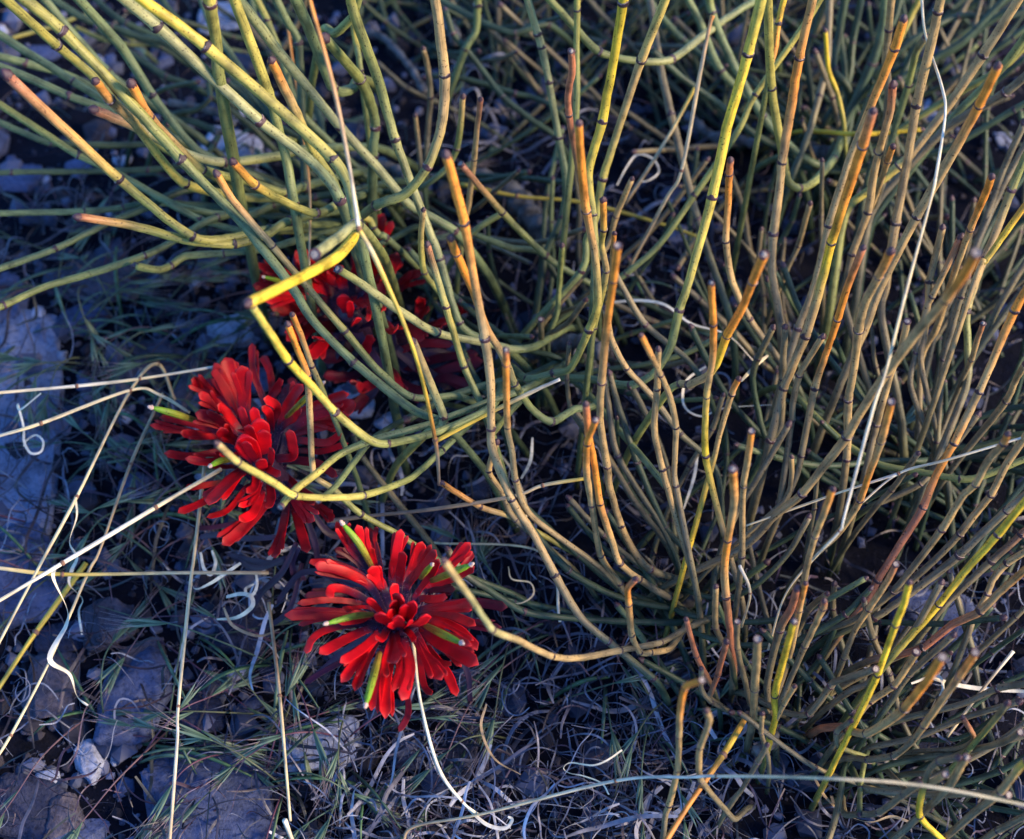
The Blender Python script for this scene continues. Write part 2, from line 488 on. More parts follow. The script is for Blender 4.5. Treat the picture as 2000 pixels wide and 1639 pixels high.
STEMS = """
L .115 .185 22 27 gyYt|697,436n 651,312n 402,92n 280,0x
L .10 .175 22 26 gppy|665,392n 604,312 509,238n 308,53n 245,0x
L .055 .135 17 24 gggv|412,310 362,270 298,186n 238,93 155,0x
L .06 .18 17 26 gggvyv|870,830n 804,799 691,708n 610,625 571,562 480,444 400,360 355,313n 250,195 122,61n 50,0x
L .055 .14 18 20 gvvto|595,364n 556,376n 486,355 395,331n 350,290 292,228n 257,164t
L .06 .145 19 20 gyyto|470,385 363,360n 312,308 262,240 215,195n 187,159t
L .07 .165 18 23 vyyv|280,262 185,152 112,90n 12,0x
L .07 .15 18 23 gvyyr|525,448n 452,465 376,462n 233,350n 14,147t
L .06 .11 19 21 gvppr|595,292 550,304 438,317n 367,301 270,250 184,215t
L .03 .04 13 13 Ggg|420,318 290,332n 23,337n -10,338x
L .04 .05 13 13 Ggv|402,357 315,387n 241,405n 166,413n -10,417x
L .045 .06 14 14 Ggv|371,371 287,406 224,430n 108,486n -10,528x
L .05 .065 15 16 gvv|424,425n 350,465 283,499n 175,535 88,560 8,596n -30,608x
L .07 .10 18 19 gvyyr|565,432n 521,458 458,477n 371,471 259,441 154,424t
L .05 .055 15 16 ggvy|595,465 525,485 437,495n 364,500 334,518n 311,527 266,520t
L .06 .09 17 18 ggg|315,276 217,206 143,159n -10,62x
L .05 .08 16 17 Gggv|266,224 182,171 122,143 51,124n -10,108x
L .065 .09 17 18 ggg|287,245 210,214 136,188n 60,154 -10,126x
L .045 .08 14 16 ggvy|525,452 469,450 392,429n 315,388 231,340 154,304n 101,270 -10,198x
L .035 .06 14 14 Ggg|315,285 224,284 100,279n 45,259 -10,235x
L .025 .035 9 9 vy|170,30 115,48 22,75t
L .025 .035 10 10 Gvy|315,93n 252,87n 202,77 147,53t
L .03 .05 13 14 GGG|325,83 288,64 247,46n 212,22 180,-10x
L .035 .06 16 16 GGg|330,88 270,72 220,53n 165,37 90,-10x
L .05 .1 17 18 ggg|235,162 210,140n 148,72 80,-10x
L .03 .045 14 14 GGG|390,175 325,150n 280,120 240,94 190,55t
L .04 .045 11 11 GG|307,180n 385,160n t
L .03 .035 12 12 GG|335,226 382,215 410,192n 407,160t
L .028 .03 14 14 GG|405,308 417,282n 422,257n 342,226 290,208t
L .07 .115 18 18 gvyo|668,395n 618,417n 556,394 497,361n 455,317t
L .05 .12 15 16 ggvto|900,775 806,776n 740,725 674,648n 533,482n 455,392 424,340t
L .13 .2 26 27 vyv|429,160 423,87 410,7n 403,-25x
L .08 .175 20 24 gvyv|574,399n 560,315 535,217 521,171 458,0x
L .08 .14 19 20 gvyto|665,392n 644,343 609,290 581,224 553,168 530,119t
L .055 .17 19 23 gppgg|888,452n 800,400 733,322 665,248n 560,120 477,12 455,-20x
L .09 .18 22 25 vggv|703,155n 685,175 650,172n 607,65 578,0x
L .045 .12 17 18 Ggb|597,372n 590,225 583,85n 560,40 535,-10x
L .05 .1 14 15 gvyv|590,222n 550,110 522,40n 497,-10x
L .085 .1 13 14 vYv|704,137n 697,90 690,45 688,-10x
L .07 .13 20 23 ggvv|728,305n 733,250n 728,215 703,155n 635,75 t
L .1 .16 18 22 vvg|630,62n 655,65 690,30 702,-15x
L .04 .17 16 24 ggpvyt|1000,690 950,667 898,632n 859,507n 830,430 772,273n 740,160 690,20 682,-20x
L .12 .16 23 25 vYYY|697,440n 690,465 660,500 600,535 485,592t
L .13 .155 21 23 vpp|700,440n 660,464 615,497c
L .06 .145 17 18 gvyYy|960,795 860,842 757,867n 715,855 655,806n 610,755 563,705n 530,655 492,598t
L .045 .05 16 16 Ggg|696,371 616,385n 535,400n 490,420 420,418 350,403 300,380t
L .035 .04 15 15 GGg|560,425 500,418 430,405 370,400 300,395t
L .03 .06 13 13 Ggv|660,330 640,292n 600,285 560,270t
L .03 .05 14 14 GG|660,310 620,290 560,255 520,230 480,190 445,160t
L .03 .06 15 15 GGg|640,300 625,230 600,190 560,130 540,95 500,45 490,-10x
L .04 .07 15 15 Ggg|560,300 530,225 480,150 450,105 415,55 390,-10x
L .03 .06 14 14 GGG|560,260 500,200 430,130 380,75 330,20 310,-10x
L .04 .05 14 14 Ggv|760,470n 720,480 690,465 640,470 600,452 540,452t
L .05 .06 14 14 gvy|755,465n 742,460 730,445n 722,430 702,422t
L .03 .04 12 12 GGg|650,480 600,440 560,415 500,390 450,380t
C .05 .1 15 15 ggypr|946,805 907,717n 871,600n 850,530 835,478t
C .05 .1 12 13 gvyt|890,640 860,575 829,532n 822,470 827,410t
L .09 .18 20 24 gvttv|734,402n 790,380 835,326n 862,245 868,147n 848,-15x
M .02 .17 16 20 Gbttttoo|1276,1326n 1189,1254n 1133,1205 1084,1123n 1040,1040 1000,976n 962,880 959,838n 958,750 947,662n 930,570 907,436n 890,370 872,304t
C .05 .14 16 17 ggvtoo|1163,790 1120,800 1077,824n 1040,800 1005,750n 985,700 950,640 925,570 891,495n 880,466t
M .06 .14 13 14 btttor|1040,1010 1007,937n 1000,880 991,834n 988,711n 988,684c
M .04 .07 12 13 btt|1007,1016n 980,960 955,920n 970,864t
M .02 .12 14 15 bbtttoo|1225,1165 1210,1139n 1173,1085n 1156,986n 1146,925 1147,866n 1164,820c
M .02 .12 14 15 bbttoor|1308,1166n 1249,1132n 1211,1100n 1196,1060 1172,983n 1160,900 1150,850n 1144,790t
M .02 .17 15 17 Gbttttoo|1330,1135 1270,1112n 1240,1080 1213,1027n 1190,950 1186,911n 1172,820 1175,747n 1185,640 1198,548n 1206,480c
M .06 .13 13 13 bttto|1320,950n 1318,900 1320,834n 1310,780 1290,732n 1270,690 1252,655t
M .03 .11 14 14 bbtttt|1365,1180 1350,1110 1320,1010 1294,917n 1278,840 1283,760n 1286,682t
C .03 .19 15 25 GggvyYyp|1010,748 1080,738 1150,740 1231,753n 1278,728 1308,680 1326,608n 1342,560 1391,385n 1420,250 1461,105n 1490,-15x
B .07 .12 16 17 gpvvy|1482,5 1425,32 1385,60 1312,115n 1252,120n 1171,102n 1120,50 1065,-10x
C .07 .18 17 22 gyYYy|1160,570 1163,500 1158,420n 1150,335 1176,238n 1200,110 1217,5n 1222,-20x
C .05 .17 15 20 gvytyt|1135,530n 1145,470 1165,420 1177,350n 1210,245 1252,119n 1303,-10x
C .08 .14 14 14 vyt|1125,225 1126,100 1127,20n 1128,-20x
C .05 .15 15 15 gtrrr|1160,510 1150,440 1130,330 1111,224n 1110,180 1117,140 1116,100c
C .05 .17 16 18 ggvytoo|1030,740n 1081,729n 1115,718 1150,645n 1168,590 1162,500 1145,411n 1135,320 1130,241t
C .035 .13 15 17 Ggppv|1066,497n 1098,425n 1105,350 1091,270n 1072,161n 1058,93n 1050,66n 1028,-10x
C .03 .085 14 15 Gggvr|1160,560 1110,530 1066,500n 981,415n 900,320c
C .045 .05 13 13 gv|920,458n 979,417n t
C .035 .04 14 14 Ggg|1060,498n 1000,485 940,463 890,440n
B .025 .06 13 14 GGG|1084,266n 1040,235 982,189n 945,140 909,95n 885,65n 870,20t
B .05 .1 15 16 gvy|909,96n 930,60 933,10n 935,-20x
B .04 .045 14 15 GGg|1070,48n 1007,64n 960,52 920,33 860,0x
B .03 .035 12 13 GGG|1090,215 1040,190 1007,183n 950,165 880,148 830,150t
B .045 .11 12 12 gtttr|903,460 908,430 915,400 926,311n 932,250 939,194t
L .05 .09 13 13 Ggvt|818,368 870,330 892,290n 900,240 904,189t
B .04 .085 12 12 Gbbt|832,330 835,260 841,190n 835,130 827,96t
B .04 .06 10 10 Gbt|825,345 822,325 815,260 811,226t
C .05 .08 12 12 btt|1180,490 1203,423n 1234,350t
C .06 .125 13 14 gvytyo|1152,700 1160,640n 1175,580 1184,529n 1175,480 1179,448n 1178,390t
C .06 .1 10 11 bto|1186,580 1196,500 1200,456t
T .05 .17 18 20 btttoto|1525,640 1512,560 1507,520 1510,458n 1522,370 1527,318n 1545,210 1561,113n 1590,-15x
T .05 .17 17 22 gvvyyp|1628,310n 1590,355 1561,368n 1537,350 1525,280 1507,171n 1499,-15x
T .1 .14 13 14 voYo|1500,160 1507,120 1515,90 1520,47n 1533,-10x
C .045 .13 13 14 gvvyyt|1222,535n 1290,475 1356,382n 1440,258 1475,185n 1566,56 1610,-15x
T .035 .11 17 18 Gggvv|1598,322n 1560,300 1490,228n 1420,100 1391,25n 1383,-15x
T .035 .09 16 17 Gggg|1550,300 1480,210 1408,140n 1370,50 1340,-10x
T .035 .07 14 15 Ggv|1405,137n 1335,78n 1290,30 1260,-10x
T .03 .09 16 17 Gbbb|1430,640 1410,570 1363,430n 1311,224n 1290,130 1268,-10x
T .035 .11 14 15 Gbttor|1560,760 1520,700 1465,624n 1430,550 1418,472n 1422,400 1424,340n 1427,313t
Q .05 .17 18 21 bbttYoor|1505,860n 1530,760n 1573,657n 1605,550 1624,474n 1660,360 1685,285n 1705,217t
Q .045 .16 16 19 bbtttoo|1535,720 1558,643n 1590,560 1619,441n 1660,310 1700,210 1747,95n 1765,38t
T .08 .16 16 17 bttt|1735,190 1730,120 1736,58n 1743,-20x
Q .05 .175 18 21 btttto|1722,620 1730,560 1749,437n 1770,330 1790,206n 1820,80 1832,22n 1842,-20x
Q .05 .13 16 17 bbtttr|1650,600 1655,550 1664,497n 1695,415n 1705,350 1716,298n 1738,220 1744,166t
Q .045 .11 14 14 btto|1690,430 1715,370 1734,313n 1744,286t
Q .05 .155 18 20 vytttb|1650,420 1700,370 1755,325n 1780,300 1846,215 1919,108n 1995,-10x
Q .05 .17 18 21 bbttttoo|1650,730 1690,640 1720,560 1790,424n 1860,300 1912,206n 1949,129t
Q .05 .15 17 20 bttttto|1653,897n 1656,840 1657,781n 1668,720 1677,645n 1690,590 1716,540n 1740,491t
Q .04 .13 14 16 btttoo|1800,700 1830,640 1855,560 1895,448n 1920,390 1937,345t
Q .05 .14 16 19 bvttvyy|1885,760 1890,680 1888,610n 1905,550 1923,504n 1950,440 1975,371n 2005,300 2040,225x
Q .09 .14 13 16 tYoo|1910,530 1925,510 1960,460 2000,405 2050,345x
M .04 .2 17 22 bbttttttoo|1450,1070 1510,1010 1566,965n 1610,910 1654,852n 1690,790 1731,729n 1790,650 1846,586n 1880,540 1907,495c
Q .05 .09 14 15 bttt|1800,720 1805,660 1812,600 1815,550n 1830,490 1841,445t
Q .045 .09 13 14 bbttr|1780,760 1790,690n 1810,600 1820,580n 1850,520 1876,464t
T .04 .07 11 12 bbt|1540,520 1559,480n 1582,398t
T .03 .08 10 10 bbb|1608,560 1605,520 1604,421n 1606,313t
Q .035 .13 14 16 bbbtoor|1530,985 1555,930 1565,890n 1591,758n 1610,700 1636,624n 1655,560 1685,485t
T .03 .1 18 22 GGgg|1625,300 1660,220 1703,126n 1725,50 1730,-15x
T .04 .09 17 19 GGG|1655,170 1627,135n 1640,60 1652,-15x
T .035 .08 15 16 GGG|1655,160 1665,85n 1684,-10x
T .035 .08 14 14 GGG|1575,110 1587,70n 1600,30 1614,-15x
T .035 .09 15 16 Gbbb|1545,350 1580,260 1600,188n 1615,120 1621,-10x
T .05 .08 9 10 vYY|1648,240 1635,180 1618,135 1612,60t
T .04 .09 14 15 GvYv|1672,260 1700,190n 1740,110 1795,0 1800,-15x
Q .04 .13 16 18 Ggvg|1700,440 1780,330 1860,230 1950,140 2020,50x
Q .04 .11 14 15 Gvyv|1700,330 1750,260 1840,200 1960,130 2030,60x
Q .045 .13 17 20 bbbb|1700,420 1770,330 1850,250 1963,181n 2030,125x
Q .035 .08 14 14 GGgG|1700,320n 1763,312n 1850,290 1980,215n 2030,185x
T .04 .05 14 14 GGg|1780,80 1870,32n 1948,37n 2010,20x
T .05 .1 14 15 Ggvb|1730,330 1745,260 1774,167n 1790,100 1807,73t
T .03 .035 13 14 gGGG|1530,305 1580,330 1640,335 1720,328n 1790,310t
T .05 .055 10 10 YYY|1660,262 1710,261 1800,253n t
T .025 .05 13 13 GGg|1620,270n 1560,240 1500,190 1440,130 1400,60 1380,0x
T .03 .07 15 16 GGG|1580,330 1540,300 1470,260 1400,200 1330,150 1270,95t
T .03 .08 14 15 GGg|1650,290 1670,200 1700,120 1745,40 1760,-10x
T .03 .07 15 16 GGG|1760,150 1800,60 1840,0 1850,-15x
T .03 .07 14 15 GGg|1690,200 1780,140 1880,80 1960,0x
T .03 .07 14 15 GGG|1765,130n 1850,105 1930,45 2010,-5x
T .03 .08 13 14 GGG|1560,220 1560,120 1580,40 1590,-10x
T .03 .08 13 14 Ggv|1655,230 1648,120 1640,40 1660,-20x
M .02 .14 13 15 bbtYtoo|1450,1180 1430,1100 1405,1010 1378,890n 1380,775n 1392,700 1393,632n 1389,553c
M .07 .16 16 19 vvttYooo|1300,770 1328,750n 1345,752n 1380,735 1400,710 1420,655n 1450,600 1470,550n 1492,498c
M .055 .09 12 13 Ytto|1392,905 1405,850 1429,769n 1443,740t
M .03 .12 13 14 bbbttto|1440,1170 1449,1086n 1450,1010 1452,948n 1460,900 1468,842c
M .025 .13 16 17 brrtoto|1432,1290 1428,1250 1418,1165n 1415,1110 1422,1054n 1434,980 1431,916c
Q .035 .08 14 14 Gbbb|1505,860n 1525,830 1529,740n 1530,690 1534,639t
M .03 .09 14 14 bbbtt|1500,1020 1522,985n 1535,900 1546,821n 1550,780 1561,733n 1580,700 1606,658t
M .05 .07 10 11 bbt|1524,985 1545,940 1546,893t
Q .045 .1 14 15 bbttt|1690,920 1712,830n 1740,730 1760,680 1772,628c
Q .03 .13 14 16 bbttoto|1590,1085 1630,1050 1660,1010 1680,976n 1700,920 1721,862n 1741,785c
Q .025 .15 16 18 brrrottooY|1640,1240 1690,1180 1713,1135n 1760,1060 1802,992n 1825,935 1863,866n 1890,810 1912,765n 1945,690 1981,607n 2020,540x
Q .025 .12 15 16 Gbbbttto|1600,1235n 1660,1215 1700,1190 1744,1155n 1790,1100 1839,1035n 1880,970 1905,946n 1930,900 1960,866n 1968,848t
Q .03 .12 15 17 bbttt|1740,1160 1780,1135 1840,1080 1874,1044n 1900,1010 1935,967n 1970,900 2020,830x
Q .025 .1 16 18 Gbbbb|1630,1240 1707,1208n 1790,1150 1872,1086n 1965,998n 2030,945x
Q .045 .13 15 17 vYYYY|1740,1285 1790,1230 1832,1183n 1890,1110 1948,1045n 2030,945x
Q .035 .07 14 15 vvvvb|1540,760 1590,810 1650,865 1720,908 1800,922 1874,936n 1920,930 2030,885x
Q .03 .08 13 14 Gbbb|1825,920 1830,865n 1835,790 1843,703n 1860,640 1876,580n 1890,540t
Q .04 .09 11 12 bbtr|1860,790 1880,740 1897,702n 1910,660 1920,632c
Q .035 .09 14 15 bbtt|1867,905 1920,840 1965,783n 1985,740 2002,712t
Q .04 .07 12 13 bbb|1710,990 1741,957n 1793,886t
Q .03 .06 13 14 Gbbb|1700,990 1735,975 1797,945n 1860,875 1910,810t
M .035 .12 14 15 bbbtto|1540,1260 1560,1195n 1575,1110 1592,1047n 1610,1000 1626,955t
R .025 .08 16 17 bbbrr|1498,1340 1523,1230n 1545,1190 1557,1149t
R .03 .085 12 13 btto|1540,1290 1561,1192n 1573,1140t
R .02 .1 14 15 vYYYYY|1500,1460 1505,1438n 1515,1400 1513,1358n 1530,1290 1551,1214c
R .03 .08 13 14 bbbtr|1530,1360 1540,1335 1572,1262n 1607,1188n 1610,1174t
R .03 .06 12 13 bbb|1560,1230 1580,1190n 1615,1160t
Q .035 .09 13 14 bbttr|1648,1285n 1670,1230 1697,1189n 1730,1140 1750,1102c
E .04 .11 14 15 YYYYY|1655,1440 1690,1370 1714,1318n 1735,1260 1749,1220n 1765,1180 1776,1138t
Q .03 .07 14 15 bbbb|1660,1350 1700,1330 1780,1240n 1838,1138t
E .03 .11 16 18 brrtoo|1700,1290 1737,1282 1802,1265n 1860,1220 1914,1194n 1960,1150 2030,1090x
Q .035 .09 14 16 btttt|1890,1240 1900,1210 1928,1160n 1940,1130 1967,1100n 2030,1060x
Q .03 .08 15 16 bbrb|1830,1200 1860,1167 1935,1097n 1993,1045n 2040,1000x
E .035 .13 18 20 rrttoo|1640,1420 1655,1425n 1692,1433n 1740,1405 1767,1383n 1810,1330 1840,1284c
E .025 .12 14 16 bbbbtto|1670,1480 1695,1484n 1745,1476n 1780,1450 1804,1418n 1845,1360 1874,1322n 1905,1275c
E .04 .07 14 15 bttt|1680,1392 1700,1370n 1745,1340n 1770,1305 1790,1274c
R .025 .07 14 15 bbbb|1530,1390 1580,1394n 1622,1340n 1635,1330 1710,1307c
E .025 .07 13 15 GGbb|1690,1440 1740,1370 1775,1318n 1862,1241t
R .025 .06 11 12 btt|1505,1430 1531,1375n 1552,1340t
E .03 .06 11 12 bbr|1870,1462 1902,1442 1880,1401t
E .025 .08 13 14 bvvb|1850,1510 1860,1500 1892,1464n 1940,1410 1967,1374t
E .025 .07 14 15 bbb|1850,1480 1895,1466 1960,1450 1993,1430c
E .02 .08 16 18 bbbtt|1735,1650 1800,1590 1850,1540 1880,1490 1887,1480c
E .03 .08 12 14 bbt|1780,1552 1800,1540 1846,1513c
E .02 .08 14 15 bbbb|1650,1590 1680,1590n 1717,1587n 1765,1552n 1797,1531t
E .03 .08 13 15 tYYbbb|1850,1650 1797,1595n 1803,1540 1815,1505 1835,1487n 1872,1480t
E .02 .1 16 18 bbbtY|1800,1660 1840,1640 1900,1590 1955,1545n 1990,1500 2008,1486c
E .025 .07 15 16 Gbbb|1690,1540 1800,1552 1900,1550 1969,1553c
E .02 .05 11 12 Gvbb|1705,1490 1690,1478 1640,1459n 1634,1430n 1662,1408t
E .02 .09 15 16 bbb|1900,1650 1950,1622n 2030,1580x
E .02 .03 11 12 GvG|1692,1475 1680,1540n 1679,1590n t
E .025 .08 14 15 Gbbb|1700,1430 1760,1405 1880,1375 1948,1345n 2030,1332x
E .02 .05 13 14 bbb|1700,1460 1790,1440 1890,1400 1990,1370t
E .02 .05 13 14 Gbb|1720,1500 1800,1480 1880,1470 1990,1440 2030,1425x
E .02 .06 13 14 bbb|1760,1540 1860,1500 1950,1450 2030,1390x
E .02 .05 13 14 Gbb|1650,1500 1640,1560 1625,1620 1610,1660x
R .02 .12 13 14 bbtttoo|1295,1640 1300,1590 1307,1572n 1323,1504n 1326,1438n 1328,1394 1338,1343n 1371,1329c
R .02 .11 13 14 bbttt|1435,1600 1415,1580 1370,1525n 1365,1480 1368,1459n 1385,1410 1380,1388t
R .02 .06 10 11 bbbb|1450,1400 1389,1371n 1370,1345 1370,1306t
M .025 .07 11 12 Gbrr|1395,1350 1385,1330 1360,1281n 1340,1209t
M .025 .08 12 13 Gbbt|1430,1300 1420,1270 1398,1225n 1398,1146t
R .025 .07 12 13 bbrr|1388,1365 1390,1350 1402,1317n 1419,1253t
R .025 .08 12 13 bbbb|1470,1380 1455,1330 1440,1265n 1440,1215c
R .03 .1 17 18 btttt|1471,1400 1473,1378 1474,1345n 1478,1290 1480,1248c
R .025 .06 10 11 bbt|1500,1480 1495,1460 1487,1431n 1489,1394t
R .025 .06 11 12 bbb|1435,1560 1450,1540 1480,1488n 1499,1455t
M .03 .09 13 14 btttor|1310,1265 1270,1275n 1250,1274n 1234,1240n 1228,1180n 1226,1150 1241,1131t
M .02 .14 13 16 Gbbttpt|1410,1200 1340,1228 1290,1255n 1211,1270n 1130,1285 1078,1282n 1010,1250 962,1230n 920,1170 867,1096t
M .02 .06 12 13 Gvyto|1180,1110 1130,1085 1050,1040 1000,1010 938,990n 863,944t
M .015 .04 14 15 GGGG|1330,1190 1250,1178 1180,1155 1112,1115n 1060,1060 1030,1020t
M .015 .05 14 15 GGGb|1330,1215 1250,1215 1120,1208 1025,1195n 950,1150 905,1120 875,1075t
M .015 .04 13 13 GGG|1290,1180 1210,1150 1130,1085n 1070,1030 1020,985t
M .015 .03 13 13 GGG|1330,1150 1260,1125 1200,1090 1150,1040 1110,990t
M .02 .05 12 13 GGb|1360,1160 1420,1170n 1480,1140 1540,1080 1580,1010t
M .02 .05 13 13 GGg|1340,1200 1440,1215 1520,1210 1600,1180n 1690,1130t
M .02 .05 13 13 GGG|1370,1240 1450,1260 1560,1250 1650,1200n 1700,1150t
C .04 .11 17 18 ggpppv|1045,677 1000,682 950,670 854,650n 770,600 700,550 660,526c
C .06 .1 17 18 vppt|835,845 852,842 866,815n 845,760 807,667t
C .04 .05 16 18 GgG|1030,735 960,750 870,778 794,820n
C .055 .09 15 16 Gggvyv|1035,755 940,790 840,828 720,862n 660,890 624,920 575,958 548,990c
C .06 .085 13 14 Ggg|740,848 690,905 655,950 622,978c
C .05 .13 14 16 Ggvyyyt|910,835 863,880n 800,935 709,968n 640,972 575,968n 530,940 465,903n 424,867t
M .03 .12 13 14 Ggvvttoo|900,1120 840,1085 780,1045 706,1005n 650,955 613,925n 606,830 600,733n 580,680 562,634t
C .06 .1 12 13 gvto|650,810 640,790 625,750 609,715n 590,660 571,615t
C .015 .04 13 14 GbG|870,1110 840,1060 765,967 707,892n 690,850t
M .02 .06 13 14 GGb|1340,1080 1300,1030n 1245,904n 1210,800 1190,730t
M .02 .06 13 13 Gbb|1320,1090 1290,1025 1207,892n 1190,800 1180,740t
C .04 .07 13 14 Gbb|1380,760 1340,700 1261,635n 1215,560 1200,530t
M .04 .09 13 14 Gbtt|1400,920 1329,848n 1270,770 1224,720n 1195,665 1183,605t
C .03 .07 10 10 Gbb|1150,860 1140,840 1115,800 1107,740n 1112,670t
C .03 .05 12 12 Gb|1060,690 1058,665 1056,624c
C .03 .06 11 12 Gbb|1070,670 1070,655 1110,630 1143,586t
C .03 .07 12 12 Ggv|1070,665 1075,645 1088,610 1092,560 1098,480t
C .03 .06 12 13 GGG|960,785 940,755 912,705n 895,640 875,560 860,500t
C .04 .05 14 14 Ggv|1035,765 1030,770 1000,800 960,850t
C .03 .04 12 12 GGg|1110,735 1180,722 1260,712 1340,690 1420,650t
C .03 .045 13 14 GGg|1090,700 1020,680 960,640 900,590n 850,545 800,490t
C .03 .05 14 14 Ggg|1085,720 1140,760 1200,830 1260,900 1300,950t
M .015 .04 13 14 Gbb|1330,1120 1300,1060 1240,980 1180,880 1120,800t
M .02 .06 13 14 Gbb|1390,1180 1400,1100 1440,1000 1500,900 1540,830t
Q .03 .07 13 14 GGb|1500,860n 1480,800 1470,740 1480,700n 1510,640t
Q .02 .06 13 14 GGG|1560,900 1500,860 1440,800 1400,740 1350,640t
Q .02 .05 13 14 GGg|1800,900 1720,900 1620,910 1540,900 1440,870t
Q .02 .05 13 14 GGG|1790,870 1700,800 1620,700 1560,600 1530,520t
Q .02 .05 13 14 GGg|1840,850 1900,820 1960,800 2030,790x
Q .02 .05 13 14 Gvg|1840,880 1920,870 1980,850 2030,845x
Q .02 .07 14 15 Gbb|1820,840 1880,740 1950,600 2030,470x
Q .02 .07 14 15 Gbb|1830,830 1900,700 1980,590 2030,530x
Q .02 .07 14 15 GGb|1840,700 1880,560 1940,430 2030,300x
Q .04 .1 14 16 bbb|1860,620 1900,500 1950,380 2010,270 2030,230x
Q .03 .09 14 15 bbb|1830,640 1880,540 1920,440 1960,330 2000,240t
"""
PAD = 60                                        # how far past the frame a leaving stem still grows, in photo pixels

def collar_mesh(seed):
    """dark papery sheath with little scale teeth, unit radius, along +Z"""
    r = random.Random(seed)
    S = 14; k3 = r.choice((2, 2, 3)); ln = r.uniform(.55, 1.0); tl = r.uniform(.3, .9); ph = r.uniform(0, 3)
    prof = [(-.5 * ln, 1.01), (-.38 * ln, 1.07 + r.uniform(0, .05)), (-.05, 1.12), (.18 * ln, 1.15), (.40 * ln, 1.13), (.46 * ln, .96)]
    V = []; F = []; MI = []
    for j, (z, q) in enumerate(prof):
        for k in range(S):
            a = 2 * math.pi * k / S
            tooth = max(0, math.cos(k3 * a + ph)) ** 3 * r.uniform(.7, 1.2)
            up_ = tl * tooth if j >= 3 else 0
            fl = 1 + (.22 * tooth * (j - 2) / 3 if j >= 3 else 0) + r.uniform(-.025, .025)
            V.append((math.cos(a) * q * fl, math.sin(a) * q * fl, z + up_ + r.uniform(-.04, .04)))
    for j in range(len(prof) - 1):
        for k in range(S):
            F.append((j * S + k, j * S + (k + 1) % S, (j + 1) * S + (k + 1) % S, (j + 1) * S + k))
            MI.append(1 if j >= 3 and r.random() < .22 else 0)
    return make_mesh('joint_collar', V, F, [r.choice((M_COLLAR, M_COLLAR, M_BUD)), M_PAPER], MI=MI)

def lathe(prof, S, name, mats, mi=None, jitter=0, seed=0):
    r = random.Random(seed)
    V = []; F = []; MI = []
    for z, q in prof:
        for k in range(S):
            a = 2 * math.pi * k / S
            j = 1 + r.uniform(-jitter, jitter)
            V.append((math.cos(a) * q * j, math.sin(a) * q * j, z + r.uniform(-jitter, jitter) * .5))
    for j in range(len(prof) - 1):
        for k in range(S):
            F.append((j * S + k, j * S + (k + 1) % S, (j + 1) * S + (k + 1) % S, (j + 1) * S + k)); MI.append(mi[j] if mi else 0)
    F.append(tuple(range((len(prof) - 1) * S, len(prof) * S))); MI.append(mi[-1] if mi else 0)
    return make_mesh(name, V, F, mats, MI=MI)

COLLARS = [collar_mesh(q) for q in range(9)]
BUD = [lathe([(-.6, 1.03), (-.2, 1.14), (.3, 1.1), (.8, .92), (1.3, .62), (1.65, .3), (1.75, .05)], 10, 'tip_bud', M_BUD, None, .10 + .03 * s, s) for s in range(6)]
CUT = [lathe([(-.6, 1.03), (-.2, 1.10), (.3, 1.10), (.42, .95), (.25, .72), (.15 + .08 * s, .5), (.15 + .11 * s, .25), (.15 + .10 * s, .05)], 10, 'broken_tip', [M_BUD, M_PITH], [0, 0, 0, 0, 1, 1, 1, 1], .06 + .03 * s, s) for s in range(6)]

def put(name, me, parent, loc, axis, scale, spin):
    o = link(name, me, parent)
    q = Vector(axis).to_track_quat('Z', 'Y').to_matrix() @ Matrix.Rotation(spin, 3, 'Z')
    o.matrix_local = Matrix.Translation(loc) @ q.to_4x4() @ Matrix.Diagonal((scale, scale, scale, 1))
    return o

SHR = {}
def shrub(key):
    if key not in SHR:
        (x, y), lab = SHRUBS[key]
        o = empty('ephedra_shrub', P(x, y, 0))
        tag(o, lab, 'shrub', 'ephedra shrubs')
        SHR[key] = o
    return SHR[key]

def colour_along(codes, n):
    c = np.array([PAL[k] for k in codes])
    t = np.linspace(0, len(codes) - 1, n)
    i = np.clip(t.astype(int), 0, len(codes) - 2) if len(codes) > 1 else np.zeros(n, int)
    f = (t - i)[:, None]
    return c[i] * (1 - f) + c[np.minimum(i + 1, len(codes) - 1)] * f

